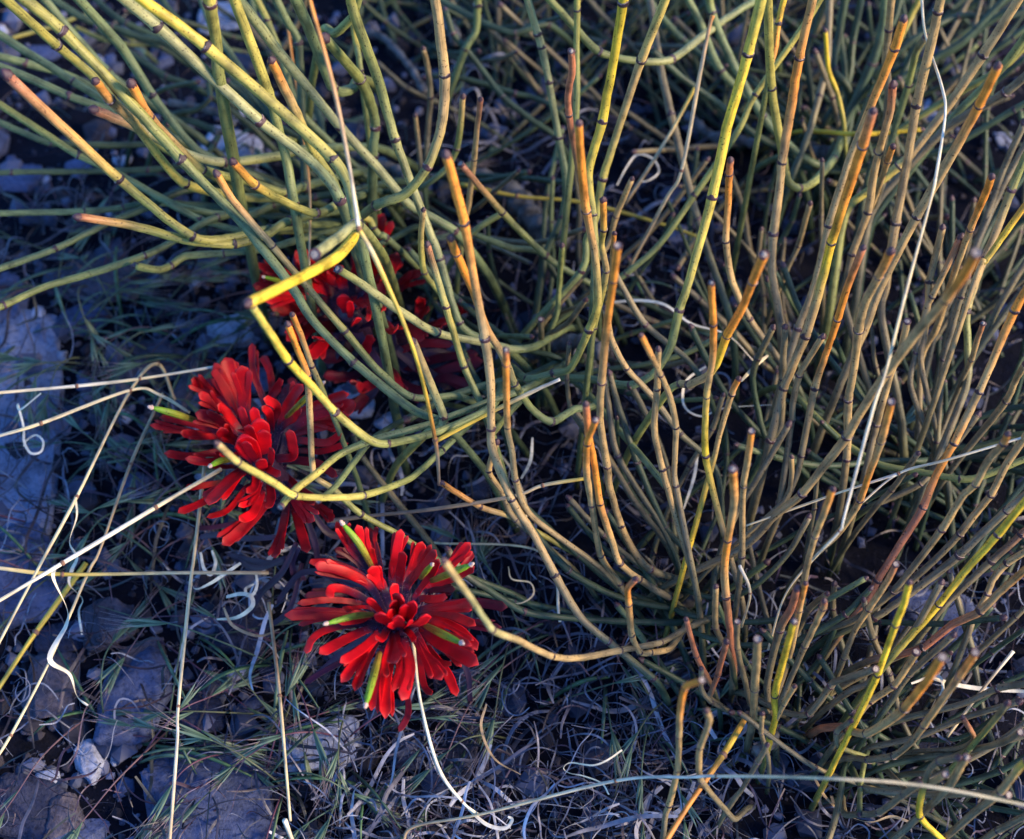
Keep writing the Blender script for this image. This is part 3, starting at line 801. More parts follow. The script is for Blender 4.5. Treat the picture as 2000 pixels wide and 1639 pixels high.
def build_stem(root, pts3, rads, nodes, cols, end, rnd, sides=9):
    """pts3 in world space base->tip"""
    o0 = np.array(root.location)
    n = 7
    S, par = catmull(np.asarray(pts3) - o0, n, .38)
    rr = np.interp(par, np.arange(len(rads)), rads)
    keep = np.concatenate([[True], np.linalg.norm(np.diff(S, axis=0), axis=1) > 1e-5])
    S, rr, par = S[keep], rr[keep], par[keep]
    ni = [int(np.argmin(np.abs(par - k))) for k in nodes]
    rr = rr * (1 + 0.05 * np.sin(par * 2.1 + rnd.uniform(0, 6)))
    jit = np.array([[rnd.gauss(0, 1) for _ in range(3)] for _ in S]) * rr[:, None] * .035
    S = S + jit
    for i in ni:                                 # stems swell a little at the joints
        rr[i] *= 1.10
        if i > 0: rr[i - 1] *= 1.03
        if i < len(rr) - 1: rr[i + 1] *= 1.03
    V, F, UV = tube(S, rr, sides, True, rnd.uniform(0, 9))
    C = colour_along(cols, len(S))
    for i in ni:                                 # each joint starts fresher growth above it
        C[i:i + 3] *= 1.08
        C[max(0, i - 2):i] *= 0.93
    C = C * rnd.uniform(.9, 1.12)
    C = np.repeat(C, sides, axis=0)
    st = link('stem', make_mesh('stem', V, F, M_STEM, C, UV), root)
    T = np.gradient(S, axis=0)
    for i in ni:
        put('joint_collar', rnd.choice(COLLARS), st, S[i], T[i], rr[i] * rnd.uniform(.90, 1.0), rnd.uniform(0, 6.28))
    if end == 't':
        put('tip_bud', BUD[rnd.randrange(6)], st, S[-1], T[-1], rr[-1] * rnd.uniform(.8, .95), rnd.uniform(0, 6))
    elif end == 'c':
        put('broken_tip', CUT[rnd.randrange(6)], st, S[-1], T[-1], rr[-1] * rnd.uniform(.95, 1.05), rnd.uniform(0, 6))
    return st

rs = random.Random(3)
for line in STEMS.strip().splitlines():
    head, body = line.split('|')
    key, h0, h1, w0, w1, cols = head.split()
    h0, h1, w0, w1 = float(h0), float(h1), float(w0), float(w1)
    end = 't'
    pts = []; isn = []
    for tok in body.split():
        if tok in ('t', 'x', 'c'):
            end = tok; continue
        fl = ''
        while tok[-1].isalpha(): fl += tok[-1]; tok = tok[:-1]
        x, y = map(float, tok.split(','))
        pts.append((x, y)); isn.append('n' in fl)
        for e in 'txc':
            if e in fl: end = e
    if end == 'x':                                # grow on past the frame and end in a bud there
        (x1, y1), (x0, y0) = pts[-1], pts[-2]
        d = math.hypot(x1 - x0, y1 - y0) or 1
        for q in (PAD, PAD * 2.2):
            pts.append((x1 + (x1 - x0) / d * q, y1 + (y1 - y0) / d * q)); isn.append(q == PAD)
        end = 't'
    a = np.array(pts)
    L = np.concatenate([[0], np.cumsum(np.linalg.norm(np.diff(a, axis=0), axis=1))]); L /= L[-1]
    hs = h0 + (h1 - h0) * (L * .65 + L * L * .35)
    P3 = [P(x, y, h) for (x, y), h in zip(pts, hs)]
    rad = [(w0 + (w1 - w0) * l) * .465 * depth(p) / FPX for p, l in zip(P3, L)]
    # hidden foot of the stem: bends down to the soil beside the crown
    root = shrub(key)
    b = P3[0]
    if b.z > .012:
        back = (P3[0] - P3[1]).normalized()
        cr = Vector(root.location) - b; cr.z = 0
        if cr.dot(back) < 0: cr = Vector((0, 0, 0))
        to = (Vector((back.x, back.y, 0)) * .5 + (cr.normalized() if cr.length > .004 else Vector((0, 0, 0))) * .6)
        d1 = min(.03, b.z * .6)
        q1 = b + to * d1; q1.z = b.z * .55
        q2 = b + to * d1 * 1.7; q2.z = -.002
        P3 = [q2, q1] + P3; rad = [rad[0]] * 2 + rad; isn = [False, False] + isn
        cols = 'G' + cols
    nodes = [i for i, f in enumerate(isn) if f and 0 < i < len(P3) - 1]
    build_stem(root, [tuple(p) for p in P3], rad, nodes, cols, end, rs)

# undergrowth of each shrub: low young stems spreading from the crowns, plus unseen sun-blocking crowns
UNDER = [('L', 735, 395, 12, -180, 60), ('B', 885, 70, 14, -180, 180), ('T', 1605, 290, 16, -180, 180), ('B', 1250, 60, 10, -30, 210), ('T', 1750, 120, 12, 0, 180),
         ('C', 1065, 690, 9, -40, 200), ('Q', 1800, 900, 16, -60, 170), ('Q', 1880, 560, 10, 10, 170), ('M', 1320, 1175, 10, -20, 190), ('R', 1490, 1420, 8, 0, 180),
         ('E', 1690, 1490, 14, -70, 150), ('Q', 1900, 1120, 10, -40, 160), ('T', 1450, 60, 10, 0, 180), ('L', 560, 120, 8, 30, 200), ('E', 1900, 1600, 8, -30, 160), ('Q', 2210, 250, 10, -50, 90), ('Q', 2210, 650, 12, -50, 90), ('Q', 2210, 1000, 12, -60, 80), ('E', 2230, 1350, 6, -70, 80), ('E', 2200, 1780, 6, -100, 60)]  # crowns beyond the right edge are added unseen to shade the ground
FINE = [('B', 960, 110, 10), ('B', 1060, 230, 11), ('B', 1170, 110, 11), ('T', 1360, 250, 11), ('T', 1460, 350, 10), ('T', 1700, 340, 11), ('Q', 1900, 330, 11), ('Q', 1620, 760, 10), ('M', 1450, 660, 9), ('Q', 1950, 1010, 9), ('T', 1560, 60, 9), ('B', 780, 60, 8), ('Q', 1960, 620, 9), ('T', 1880, 90, 10)]
UNDER += [(k, x, y, n, 10, 175) for k, x, y, n in FINE]
for key, x, y, cnt, a0, a1 in UNDER:
    root = shrub(key)
    for i in range(int(cnt * 1.15)):
        a = R(rs.uniform(a0, a1))
        b = P(x + rs.uniform(-110, 110), y + rs.uniform(-80, 80), 0)
        ln = rs.uniform(.05, .10) * (1.4 if x > 2100 else 1); el = R(rs.uniform(8, 55))
        p = Vector((b.x, b.y, -.002)); d = Vector((math.cos(a) * .9, math.sin(a) * .9, .25)).normalized()
        pts = [p.copy()]; nodes = []
        m = rs.randint(3, 5)
        for j in range(m):
            p = p + d * ln / m * rs.uniform(.8, 1.2)
            p.z = max(p.z, .004)
            pts.append(p.copy())
            if j < m - 1: nodes.append(j + 1)
            d = (d + Vector((rs.uniform(-.25, .25), rs.uniform(-.25, .25), math.sin(el) * .45))).normalized()
        r0 = rs.uniform(.0007, .0011)
        build_stem(root, [tuple(q) for q in pts], [r0] * len(pts), nodes, rs.choice(['GG', 'GG', 'GGG', 'Gb', 'GGg', 'Gbb']), 't', rs, 7)

# woody crowns: gnarled grey branches of the shrubs
def woody(key, path, w, h0, h1):
    root = shrub(key)
    o0 = np.array(root.location)
    hs = np.linspace(h0, h1, len(path))
    pts = [np.array(P(x, y, h)) - o0 for (x, y), h in zip(path, hs)]
    S, par = catmull(pts, 10)
    s = depth(P(*path[0], h0)) / FPX
    rr = np.array([w * .5 * s * (1 + .28 * noise.noise(Vector(q) * 260) + .12 * math.sin(i * 1.7)) for i, q in enumerate(S)])
    V, F, UV = tube(S, rr, 12)
    V = V + np.array([Vector(v).normalized() * 0 + Vector((noise.noise(Vector(v) * 420), noise.noise(Vector(v) * 420 + Vector((9, 0, 0))), noise.noise(Vector(v) * 420 + Vector((0, 7, 0))))) * .0006 for v in V])
    link('woody_branch', make_mesh('woody_branch', V, F, M_BARK), root)
woody('C', [(1010, 720), (1045, 690), (1085, 672), (1135, 668), (1180, 690)], 34, .012, .03)
woody('C', [(1135, 690), (1160, 720), (1185, 745)], 24, .02, .012)
woody('C', [(1060, 700), (1050, 640), (1052, 622)], 20, .02, .035)
woody('L', [(640, 290), (700, 305), (745, 320), (790, 345), (820, 400)], 26, .012, .02)
woody('L', [(860, 360), (930, 350), (1000, 380), (1050, 440), (1110, 470)], 46, .0, .012)
woody('T', [(1340, 225), (1390, 265), (1430, 275), (1490, 280)], 22, .008, .012)
woody('T', [(1580, 285), (1610, 300), (1640, 290), (1665, 280)], 24, .02, .03)
woody('T', [(1570, 130), (1600, 105), (1630, 85)], 22, .012, .02)
woody('L', [(330, 200), (380, 208), (430, 222), (455, 235), (440, 255), (420, 260)], 13, .02, .03)
woody('B', [(868, 40), (885, 60), (890, 80)], 22, .03, .04)
woody('M', [(1290, 1160), (1330, 1180), (1360, 1160)], 26, .005, .015)
woody('R', [(1460, 1385), (1490, 1400), (1510, 1440), (1480, 1470)], 26, .005, .018)
woody('E', [(1640, 1480), (1690, 1490), (1730, 1480)], 24, .005, .015)
woody('Q', [(1700, 830), (1760, 845), (1800, 860), (1850, 880)], 22, .008, .018)
woody('B', [(700, 60), (750, 75), (800, 130), (830, 180)], 14, .012, .02)

# ------------------------------------------------------------------ straps and ribbons
def strap(path3, w, thick=.24, chan=.22, prof=None, up=None, n=7, tilt=0.0, roundtip=True):
    """fleshy flattened finger along a 3-D path, width w -> V, F, t(0..1 per vertex)"""
    S, par = catmull(path3, n)
    t = par / par[-1]
    T = np.gradient(S, axis=0); T /= np.linalg.norm(T, axis=1)[:, None] + 1e-12
    up = np.array(up if up is not None else (0, -.3, 1.0))
    sd_ = np.cross(T, up); sd_ /= np.linalg.norm(sd_, axis=1)[:, None] + 1e-9
    nn = np.cross(sd_, T)
    if tilt:
        c, s = math.cos(tilt), math.sin(tilt)
        sd_, nn = sd_ * c + nn * s, nn * c - sd_ * s
    if prof is None: prof = lambda q: .38 + .62 * min(1, max(0, (q - .05) / .65)) ** .8
    half = np.array([prof(q) for q in t]) * w * .5
    if roundtip:
        L = np.concatenate([[0], np.cumsum(np.linalg.norm(np.diff(S, axis=0), axis=1))])
        rem = L[-1] - L
        k = np.clip(rem / (w * .5), 0, 1)
        half = half * np.sqrt(np.clip(1 - (1 - k) ** 2, 0.01, 1))
    m = 10
    a = np.linspace(0, 2 * math.pi, m, endpoint=False)
    cx, sz = np.cos(a), np.sin(a)
    jj = np.random.default_rng(int(abs(S[-1].sum()) * 1e6) % 99991).normal(size=len(S))
    if roundtip: half = half * (1 + .07 * np.convolve(jj, [.3, .5, .3], 'same'))
    th = np.minimum(half, w * .5 * thick * 1.2) * thick / .24
    V = S[:, None, :] + half[:, None, None] * cx[None, :, None] * sd_[:, None, :] + \
        (th[:, None, None] * sz[None, :, None] * .8 + (half * chan * 1.0)[:, None, None] * (cx ** 2)[None, :, None]) * nn[:, None, :]
    V = V.reshape(-1, 3)
    F = []
    for i in range(len(S) - 1):
        for k in range(m):
            F.append((i * m + k, i * m + (k + 1) % m, (i + 1) * m + (k + 1) % m, (i + 1) * m + k))
    F.append(tuple(range(m - 1, -1, -1))); F.append(tuple(range((len(S) - 1) * m, len(S) * m)))
    return V, F, np.repeat(t, m), S, sd_  # flat finger

def ribbon(path3, w, twist=0.0, t0=0.0, n=6, thin=.07):
    """dry leaf ribbon with real thickness and a twist along its length"""
    S, par = catmull(path3, n)
    t = par / par[-1]
    T = np.gradient(S, axis=0); T /= np.linalg.norm(T, axis=1)[:, None] + 1e-12
    u = np.cross(T, np.array([0.05, -.25, 1.0])); u /= np.linalg.norm(u, axis=1)[:, None] + 1e-9
    v = np.cross(u, T)
    a = t0 + twist * t
    c, s = np.cos(a)[:, None], np.sin(a)[:, None]
    u, v = u * c + v * s, v * c - u * s
    hw = (w * .5 * (.35 + .65 * np.sqrt(np.clip(np.sin(np.pi * np.clip(t * .93 + .05, 0, 1)), .02, 1))))[:, None]
    th = w * thin
    V = np.stack([S - u * hw, S + v * th - u * hw * .3, S + u * hw, S - v * th + u * hw * .3], 1).reshape(-1, 3)
    F = []
    for i in range(len(S) - 1):
        for k in range(4):
            F.append((i * 4 + k, i * 4 + (k + 1) % 4, (i + 1) * 4 + (k + 1) % 4, (i + 1) * 4 + k))
    F.append((3, 2, 1, 0)); b = (len(S) - 1) * 4; F.append((b, b + 1, b + 2, b + 3))
    return V, F, np.repeat(t, 4)

# ------------------------------------------------------------------ paintbrush flowers
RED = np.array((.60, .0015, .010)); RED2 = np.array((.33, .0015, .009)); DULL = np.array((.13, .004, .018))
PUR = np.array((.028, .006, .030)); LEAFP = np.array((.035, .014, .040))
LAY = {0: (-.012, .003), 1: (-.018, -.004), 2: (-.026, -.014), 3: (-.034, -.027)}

def flower(label, ox, oy, sc_, cx, cy, Hc, straps, blobs, beaks, leaves, seed, wk=.82):
    r = random.Random(seed)
    conv = lambda x, y: (ox + x * sc_, oy + y * sc_)
    base = P(*conv(cx, cy), Hc)
    foot = Vector((base.x + .004, base.y + .010, -.002))
    root = empty('paintbrush_plant', (foot.x, foot.y, 0))
    tag(root, label, 'flower', 'red paintbrush flowers')
    o0 = np.array(root.location)
    ax = np.array(base)
    # flowering stalk
    S, par = catmull([np.array(foot) - o0, (np.array(foot) * .6 + ax * .4) + np.array((.002, 0, 0)) - o0, ax - np.array((0, 0, .006)) - o0], 10)
    V, F, UV = tube(S, np.linspace(.0021, .0034, len(S)), 10)
    link('flower_stalk', make_mesh('flower_stalk', V, F, M_PETAL, np.tile(LEAFP, (len(V), 1))), root)
    hair = MB()
    for s in straps:
        lay, w = s[0], s[1] * wk
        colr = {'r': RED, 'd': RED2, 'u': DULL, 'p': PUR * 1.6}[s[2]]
        pts = s[3:]
        dz0, dz1 = LAY[lay]
        n = len(pts)
        pp = [np.array(P(*conv(*q), Hc + dz0 + (dz1 - dz0) * (i / (n - 1)) + r.uniform(-.0012, .0012))) for i, q in enumerate(pts)]
        axp = ax + np.array((0, 0, dz0 - .006))
        v0 = pp[0] - axp
        path = [axp + v0 * .15, axp + v0 * .6 + np.array((0, 0, .001))] + pp
        wm = w * sc_ * depth(Vector(pp[-1])) / FPX
        dn = np.array((0, 0, -1)) * wm * r.uniform(.05, .3)
        path[-1] = path[-1] + dn
        path = [q - o0 for q in path]
        V, F, t, SS, SD = strap(path, wm, r.uniform(.13, .22), r.uniform(.05, .55), tilt=r.uniform(-.4, .4))
        lobes = w >= 84 or (lay >= 1 and r.random() < .35)
        if lobes:                                     # side lobes of a cleft bract
            k = int(len(SS) * r.uniform(.58, .68))
            for sg in (-1, 1):
                dirv = SS[-1] - SS[k]; ln = np.linalg.norm(dirv)
                q0 = SS[k] + SD[k] * sg * wm * .18
                q2 = q0 + dirv * r.uniform(.75, .95) + SD[k] * sg * wm * r.uniform(.35, .75) + np.array((0, 0, r.uniform(-.0006, .0006)))
                q1 = q0 + dirv * .45 + SD[k] * sg * wm * .22
                v2, f2, t2, _, _ = strap([SS[k - 3], q0, q1, q2], wm * r.uniform(.36, .5), .28, .3)
                F = F + [tuple(i + len(V) for i in f) for f in f2]
                V = np.vstack([V, v2]); t = np.concatenate([t, .55 + .45 * t2])
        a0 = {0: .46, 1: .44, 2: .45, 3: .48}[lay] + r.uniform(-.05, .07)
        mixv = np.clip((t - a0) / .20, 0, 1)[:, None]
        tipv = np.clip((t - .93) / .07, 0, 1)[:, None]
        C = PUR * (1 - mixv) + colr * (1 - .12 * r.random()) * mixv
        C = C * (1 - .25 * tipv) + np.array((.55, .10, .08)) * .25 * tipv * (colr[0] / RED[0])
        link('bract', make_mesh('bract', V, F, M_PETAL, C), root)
        # woolly hairs on the bract's lower half
        for _ in range(34):
            i = r.randrange(2, max(3, int(len(SS) * .62)))
            b = SS[i] + SD[i] * r.uniform(-.6, .6) * wm * .5
            d = SD[i] * r.choice((-1, 1)) * r.uniform(.5, 1) + np.array((r.uniform(-.5, .5), r.uniform(-.5, .5), r.uniform(.1, .9)))
            d = d / np.linalg.norm(d) * r.uniform(.0010, .0024)
            e = np.cross(d, (0.3, .5, .8)); e = e / np.linalg.norm(e) * .00005
            f_ = np.cross(d, e); f_ = f_ / np.linalg.norm(f_) * .00005
            hair.add([b + e, b - e * .5 + f_, b - e * .5 - f_, b + d], [(0, 1, 3), (1, 2, 3), (2, 0, 3)], (.22, .12, .24))
    for (x, y, w, l) in blobs:                       # unopened lobes crowding the tip
        tip = np.array(P(*conv(x, y), Hc + .006 + r.uniform(-.001, .002)))
        v0 = tip - ax; v0[2] = 0
        b0 = ax + v0 * .35 + np.array((0, 0, -.010))
        wm = w * sc_ * depth(Vector(tip)) / FPX
        mid = b0 * .4 + tip * .6 + v0 * .12
        V, F, t, SS, SD = strap([b0 - o0, mid - o0, tip + v0 * .12 + np.array((0, 0, r.uniform(-.002, .001))) - o0], wm * r.uniform(.95, 1.15), .25, r.uniform(.2, .5), lambda q: .5 + .5 * min(1, q / .5), up=(r.uniform(-.5, .5), -.6, .6), n=8)
        mixv = np.clip((t - .12) / .25, 0, 1)[:, None]
        link('centre_lobe', make_mesh('centre_lobe', V, F, M_PETAL, PUR * (1 - mixv) + RED * 1.05 * mixv), root)
    for bk in beaks:                                 # green beak-like corollas
        w, pts = bk[0], bk[1:]
        hh = [Hc - .012, Hc - .003, Hc + .002]
        pp = [np.array(P(*conv(*q), h)) - o0 for q, h in zip(pts, hh)]
        S, par = catmull(pp, 8)
        wm = w * sc_ * depth(Vector(pp[-1] + o0)) / FPX
        tt = par / par[-1]
        V, F, UV = tube(S, wm * .5 * (.55 + .45 * np.sin(np.pi * np.clip(tt * .8 + .15, 0, 1))) * np.where(tt > .93, .8, 1), 10)
        tv = np.repeat(tt, 10)[:, None]
        C = np.array((.30, .16, .03)) * (1 - tv) + np.array((.17, .40, .02)) * tv
        b = link('corolla_beak', make_mesh('corolla_beak', V, F, M_STEM, C, UV), root)
        put('stigma', STIG, b, S[-1], S[-1] - S[-2], wm * .5, r.uniform(0, 6))
    for lf in leaves:                                # dark purple stem leaves
        w, h0, h1, pts = lf[0], lf[1], lf[2], lf[3:]
        n = len(pts)
        pp = [np.array(P(*q, h0 + (h1 - h0) * i / (n - 1))) - o0 for i, q in enumerate(pts)]
        wm = w * depth(Vector(pp[-1] + o0)) / FPX
        V, F, t, SS, SD = strap(pp, wm, .2, .5, lambda q: .75 + .25 * math.sin(3.1 * q))
        link('leaf', make_mesh('leaf', V, F, M_PETAL, np.tile(LEAFP * r.uniform(.8, 1.4), (len(V), 1))), root)
    hr = link('hairs', hair.mesh('hairs', M_PETAL), root)
    hr['kind'] = 'stuff'
    return root

STIG = lathe([(-.2, .55), (.3, .75), (.6, .45), (.9, .6), (1.3, .35), (1.5, .05)], 8, 'stigma', M_STIGMA, None, .12, 4)

K3 = 460 / 1714
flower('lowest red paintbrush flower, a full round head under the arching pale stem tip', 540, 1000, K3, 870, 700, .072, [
    (2, 90, 'r', (690, 430), (560, 290), (470, 130), (460, 75)), (2, 85, 'r', (720, 420), (640, 250), (585, 85)), (3, 110, 'd', (750, 420), (690, 200), (650, 100)),
    (1, 85, 'r', (840, 480), (870, 300), (905, 120)), (0, 85, 'r', (895, 520), (910, 390), (925, 285)), (2, 100, 'r', (960, 480), (1020, 330), (1060, 205)),
    (1, 95, 'r', (960, 520), (1090, 380), (1160, 275)), (1, 70, 'r', (1020, 600), (1130, 450), (1180, 335)), (2, 92, 'r', (1100, 540), (1300, 350), (1410, 220)),
    (3, 60, 'd', (1200, 520), (1350, 400), (1430, 290)), (2, 80, 'r', (1100, 560), (1300, 470), (1440, 390)), (0, 85, 'r', (1050, 640), (1140, 640), (1240, 620)),
    (2, 60, 'u', (1100, 590), (1200, 565), (1300, 560)), (1, 90, 'r', (1050, 720), (1250, 690), (1460, 670)), (3, 92, 'u', (1120, 700), (1450, 660), (1680, 685)),
    (2, 90, 'r', (1060, 730), (1250, 750), (1450, 820)), (3, 70, 'u', (1100, 790), (1400, 820), (1640, 835)), (1, 80, 'r', (1040, 800), (1180, 870), (1420, 970)),
    (2, 100, 'r', (1060, 790), (1300, 850), (1460, 1000)), (2, 125, 'r', (1030, 830), (1200, 960), (1470, 1100)), (1, 110, 'r', (1000, 880), (1100, 1080), (1200, 1215)),
    (2, 60, 'r', (1060, 930), (1180, 1080), (1270, 1110)), (3, 90, 'r', (1050, 960), (1220, 1150), (1310, 1335)), (3, 60, 'd', (1030, 1000), (1070, 1250), (1130, 1330)),
    (1, 110, 'r', (930, 930), (970, 1150), (910, 1365)), (2, 90, 'd', (900, 1000), (900, 1150), (860, 1290)), (2, 118, 'r', (860, 960), (790, 1200), (790, 1500)),
    (1, 70, 'r', (830, 950), (790, 1100), (800, 1200)), (3, 90, 'r', (790, 980), (720, 1250), (690, 1440)), (3, 60, 'u', (930, 1200), (960, 1450), (890, 1600)),
    (1, 95, 'r', (750, 880), (600, 1060), (470, 1240)), (1, 88, 'r', (760, 880), (620, 1000), (460, 1090)), (2, 90, 'r', (730, 940), (640, 1120), (570, 1300)),
    (1, 100, 'r', (690, 850), (500, 930), (310, 1025)), (1, 80, 'r', (690, 810), (400, 850), (270, 920), (215, 1025)), (2, 105, 'r', (660, 760), (400, 740), (55, 745)),
    (1, 70, 'r', (690, 760), (600, 785), (440, 800)), (1, 50, 'r', (680, 700), (560, 700), (480, 710)), (2, 60, 'r', (640, 680), (400, 640), (150, 662)),
    (0, 85, 'r', (660, 640), (500, 565), (400, 560), (385, 625)), (3, 80, 'u', (620, 580), (400, 600), (200, 600)), (1, 100, 'r', (670, 530), (480, 430), (275, 380)),
    (2, 80, 'd', (640, 480), (400, 380), (235, 365)), (3, 70, 'u', (640, 430), (540, 320), (420, 260)), (1, 55, 'r', (730, 420), (700, 320), (690, 255)),
    (3, 60, 'p', (600, 1040), (350, 1160), (205, 1250)), (0, 110, 'r', (780, 560), (720, 470), (690, 390)), (0, 120, 'r', (860, 880), (868, 980), (872, 1095)),
    (0, 80, 'r', (810, 850), (770, 920), (720, 920)), (0, 60, 'r', (930, 850), (980, 890), (1010, 940)),
], [(895, 610, 105, 60), (845, 640, 80, 60), (985, 650, 80, 60), (760, 715, 105, 60), (820, 775, 55, 60), (880, 745, 90, 60), (960, 775, 52, 60), (1065, 740, 95, 60),
    (845, 520, 78, 60), (685, 605, 68, 60), (930, 670, 90, 60), (820, 690, 80, 60)],
   [(55, (690, 390), (600, 230), (485, 90)), (44, (1050, 480), (1090, 430), (1130, 385)), (55, (1130, 500), (1280, 440), (1410, 385)), (60, (1090, 830), (1210, 890), (1340, 950)),
    (52, (700, 745), (560, 760), (370, 810)), (58, (750, 1030), (700, 1220), (650, 1400))],
   [(14, .045, .01, (790, 1180), (660, 1130), (590, 1120), (540, 1180)), (12, .04, .008, (800, 1200), (690, 1260), (640, 1300), (598, 1335)), (12, .04, .008, (770, 1200), (900, 1290), (920, 1380))], 31)

K2 = 440 / 1639
flower('middle red paintbrush flower with a plump central bud, crossed by green jointed stems', 280, 660, K2, 850, 830, .058, [
    (2, 150, 'r', (720, 560), (640, 300), (590, 125)), (1, 130, 'r', (740, 560), (730, 350), (710, 195)), (2, 90, 'r', (690, 560), (570, 330), (505, 215)),
    (2, 92, 'r', (620, 520), (450, 360), (345, 295)), (1, 95, 'r', (670, 610), (520, 470), (395, 400)), (0, 90, 'r', (690, 660), (600, 545), (535, 480)),
    (2, 65, 'd', (880, 480), (800, 250), (790, 30)), (3, 70, 'd', (940, 430), (920, 250), (865, 125)), (1, 85, 'r', (910, 480), (985, 360), (1015, 300)),
    (3, 70, 'u', (1020, 420), (1090, 340), (1050, 295)), (0, 90, 'r', (930, 640), (970, 510), (870, 440)), (0, 75, 'r', (930, 680), (920, 560), (860, 495)),
    (1, 100, 'r', (1000, 640), (1080, 450), (1160, 330)), (0, 80, 'r', (1000, 660), (1100, 580), (1150, 520)), (2, 90, 'r', (1080, 600), (1300, 480), (1495, 400)),
    (1, 105, 'r', (1080, 650), (1400, 510), (1510, 490), (1490, 560)), (2, 90, 'r', (1080, 660), (1300, 600), (1430, 620)), (2, 70, 'r', (1080, 720), (1300, 660), (1400, 645)),
    (1, 75, 'r', (1080, 750), (1330, 765), (1440, 690)), (2, 55, 'r', (1080, 830), (1300, 825), (1490, 765)), (0, 95, 'r', (900, 880), (1080, 870), (1085, 760), (1060, 665)),
    (1, 110, 'r', (670, 740), (560, 610), (375, 540)), (0, 110, 'r', (690, 770), (600, 720), (560, 640)), (2, 75, 'r', (560, 700), (300, 620), (115, 580)),
    (2, 60, 'r', (560, 730), (300, 680), (45, 628)), (1, 70, 'r', (570, 730), (400, 720), (265, 690)), (2, 70, 'r', (600, 830), (350, 865), (150, 838)),
    (1, 70, 'r', (660, 870), (480, 905), (300, 872)), (1, 70, 'r', (700, 850), (640, 860), (550, 850)), (2, 60, 'd', (680, 950), (600, 945), (500, 945)),
    (1, 150, 'r', (740, 970), (600, 1080), (470, 1205)), (2, 60, 'd', (600, 1050), (400, 1080), (305, 1080)), (2, 82, 'r', (620, 1090), (430, 1200), (250, 1270)),
    (2, 56, 'r', (760, 1080), (620, 1250), (460, 1305)), (0, 80, 'r', (820, 960), (810, 1080), (750, 1125)), (1, 62, 'r', (850, 1050), (800, 1180), (690, 1225)),
    (1, 90, 'r', (860, 1120), (800, 1270), (695, 1325)), (2, 110, 'd', (900, 1180), (740, 1370), (570, 1500)), (3, 50, 'p', (760, 1330), (500, 1380), (365, 1375)),
    (2, 92, 'd', (1040, 1230), (1000, 1450), (955, 1595)), (2, 92, 'd', (1090, 1230), (1150, 1420), (1190, 1555)), (1, 90, 'r', (1050, 1080), (1160, 1270), (1245, 1325)),
    (2, 70, 'd', (1150, 1160), (1330, 1260), (1380, 1330)), (2, 100, 'd', (1000, 1000), (1150, 1130), (1240, 1210)), (2, 80, 'd', (1020, 900), (1250, 910), (1410, 1000)),
    (1, 80, 'd', (920, 1050), (930, 1180), (900, 1240)), (3, 90, 'u', (1050, 700), (1350, 560), (1520, 470)), (3, 80, 'u', (640, 560), (520, 380), (440, 300)),
    (0, 100, 'r', (800, 800), (760, 700), (700, 680)), (0, 66, 'r', (840, 900), (920, 960), (1000, 1000)),
], [(720, 520, 70, 0), (725, 690, 150, 0), (830, 590, 130, 0), (860, 660, 110, 0), (775, 650, 80, 0), (845, 865, 84, 0), (800, 520, 80, 0), (760, 760, 90, 0), (930, 800, 70, 0)],
   [(55, (380, 600), (220, 550), (65, 508)), (50, (640, 885), (560, 895), (490, 930)), (46, (1040, 580), (1170, 450), (1300, 335))],
   [(13, .03, .012, (540, 1050), (480, 1052), (430, 1045), (388, 1050)), (13, .025, .008, (560, 1090), (500, 1110), (450, 1085)), (13, .03, .01, (590, 990), (615, 1060), (622, 1110)),
    (12, .025, .008, (575, 1080), (545, 1100), (490, 1095), (443, 1082)), (13, .03, .006, (580, 1060), (550, 1120), (510, 1160), (484, 1208)), (12, .03, .008, (585, 1070), (572, 1100), (578, 1128), (598, 1130)),
    (11, .02, .004, (590, 1100), (570, 1180), (540, 1215), (497, 1230)), (14, .03, .012, (600, 980), (640, 1040), (690, 1050))], 32)

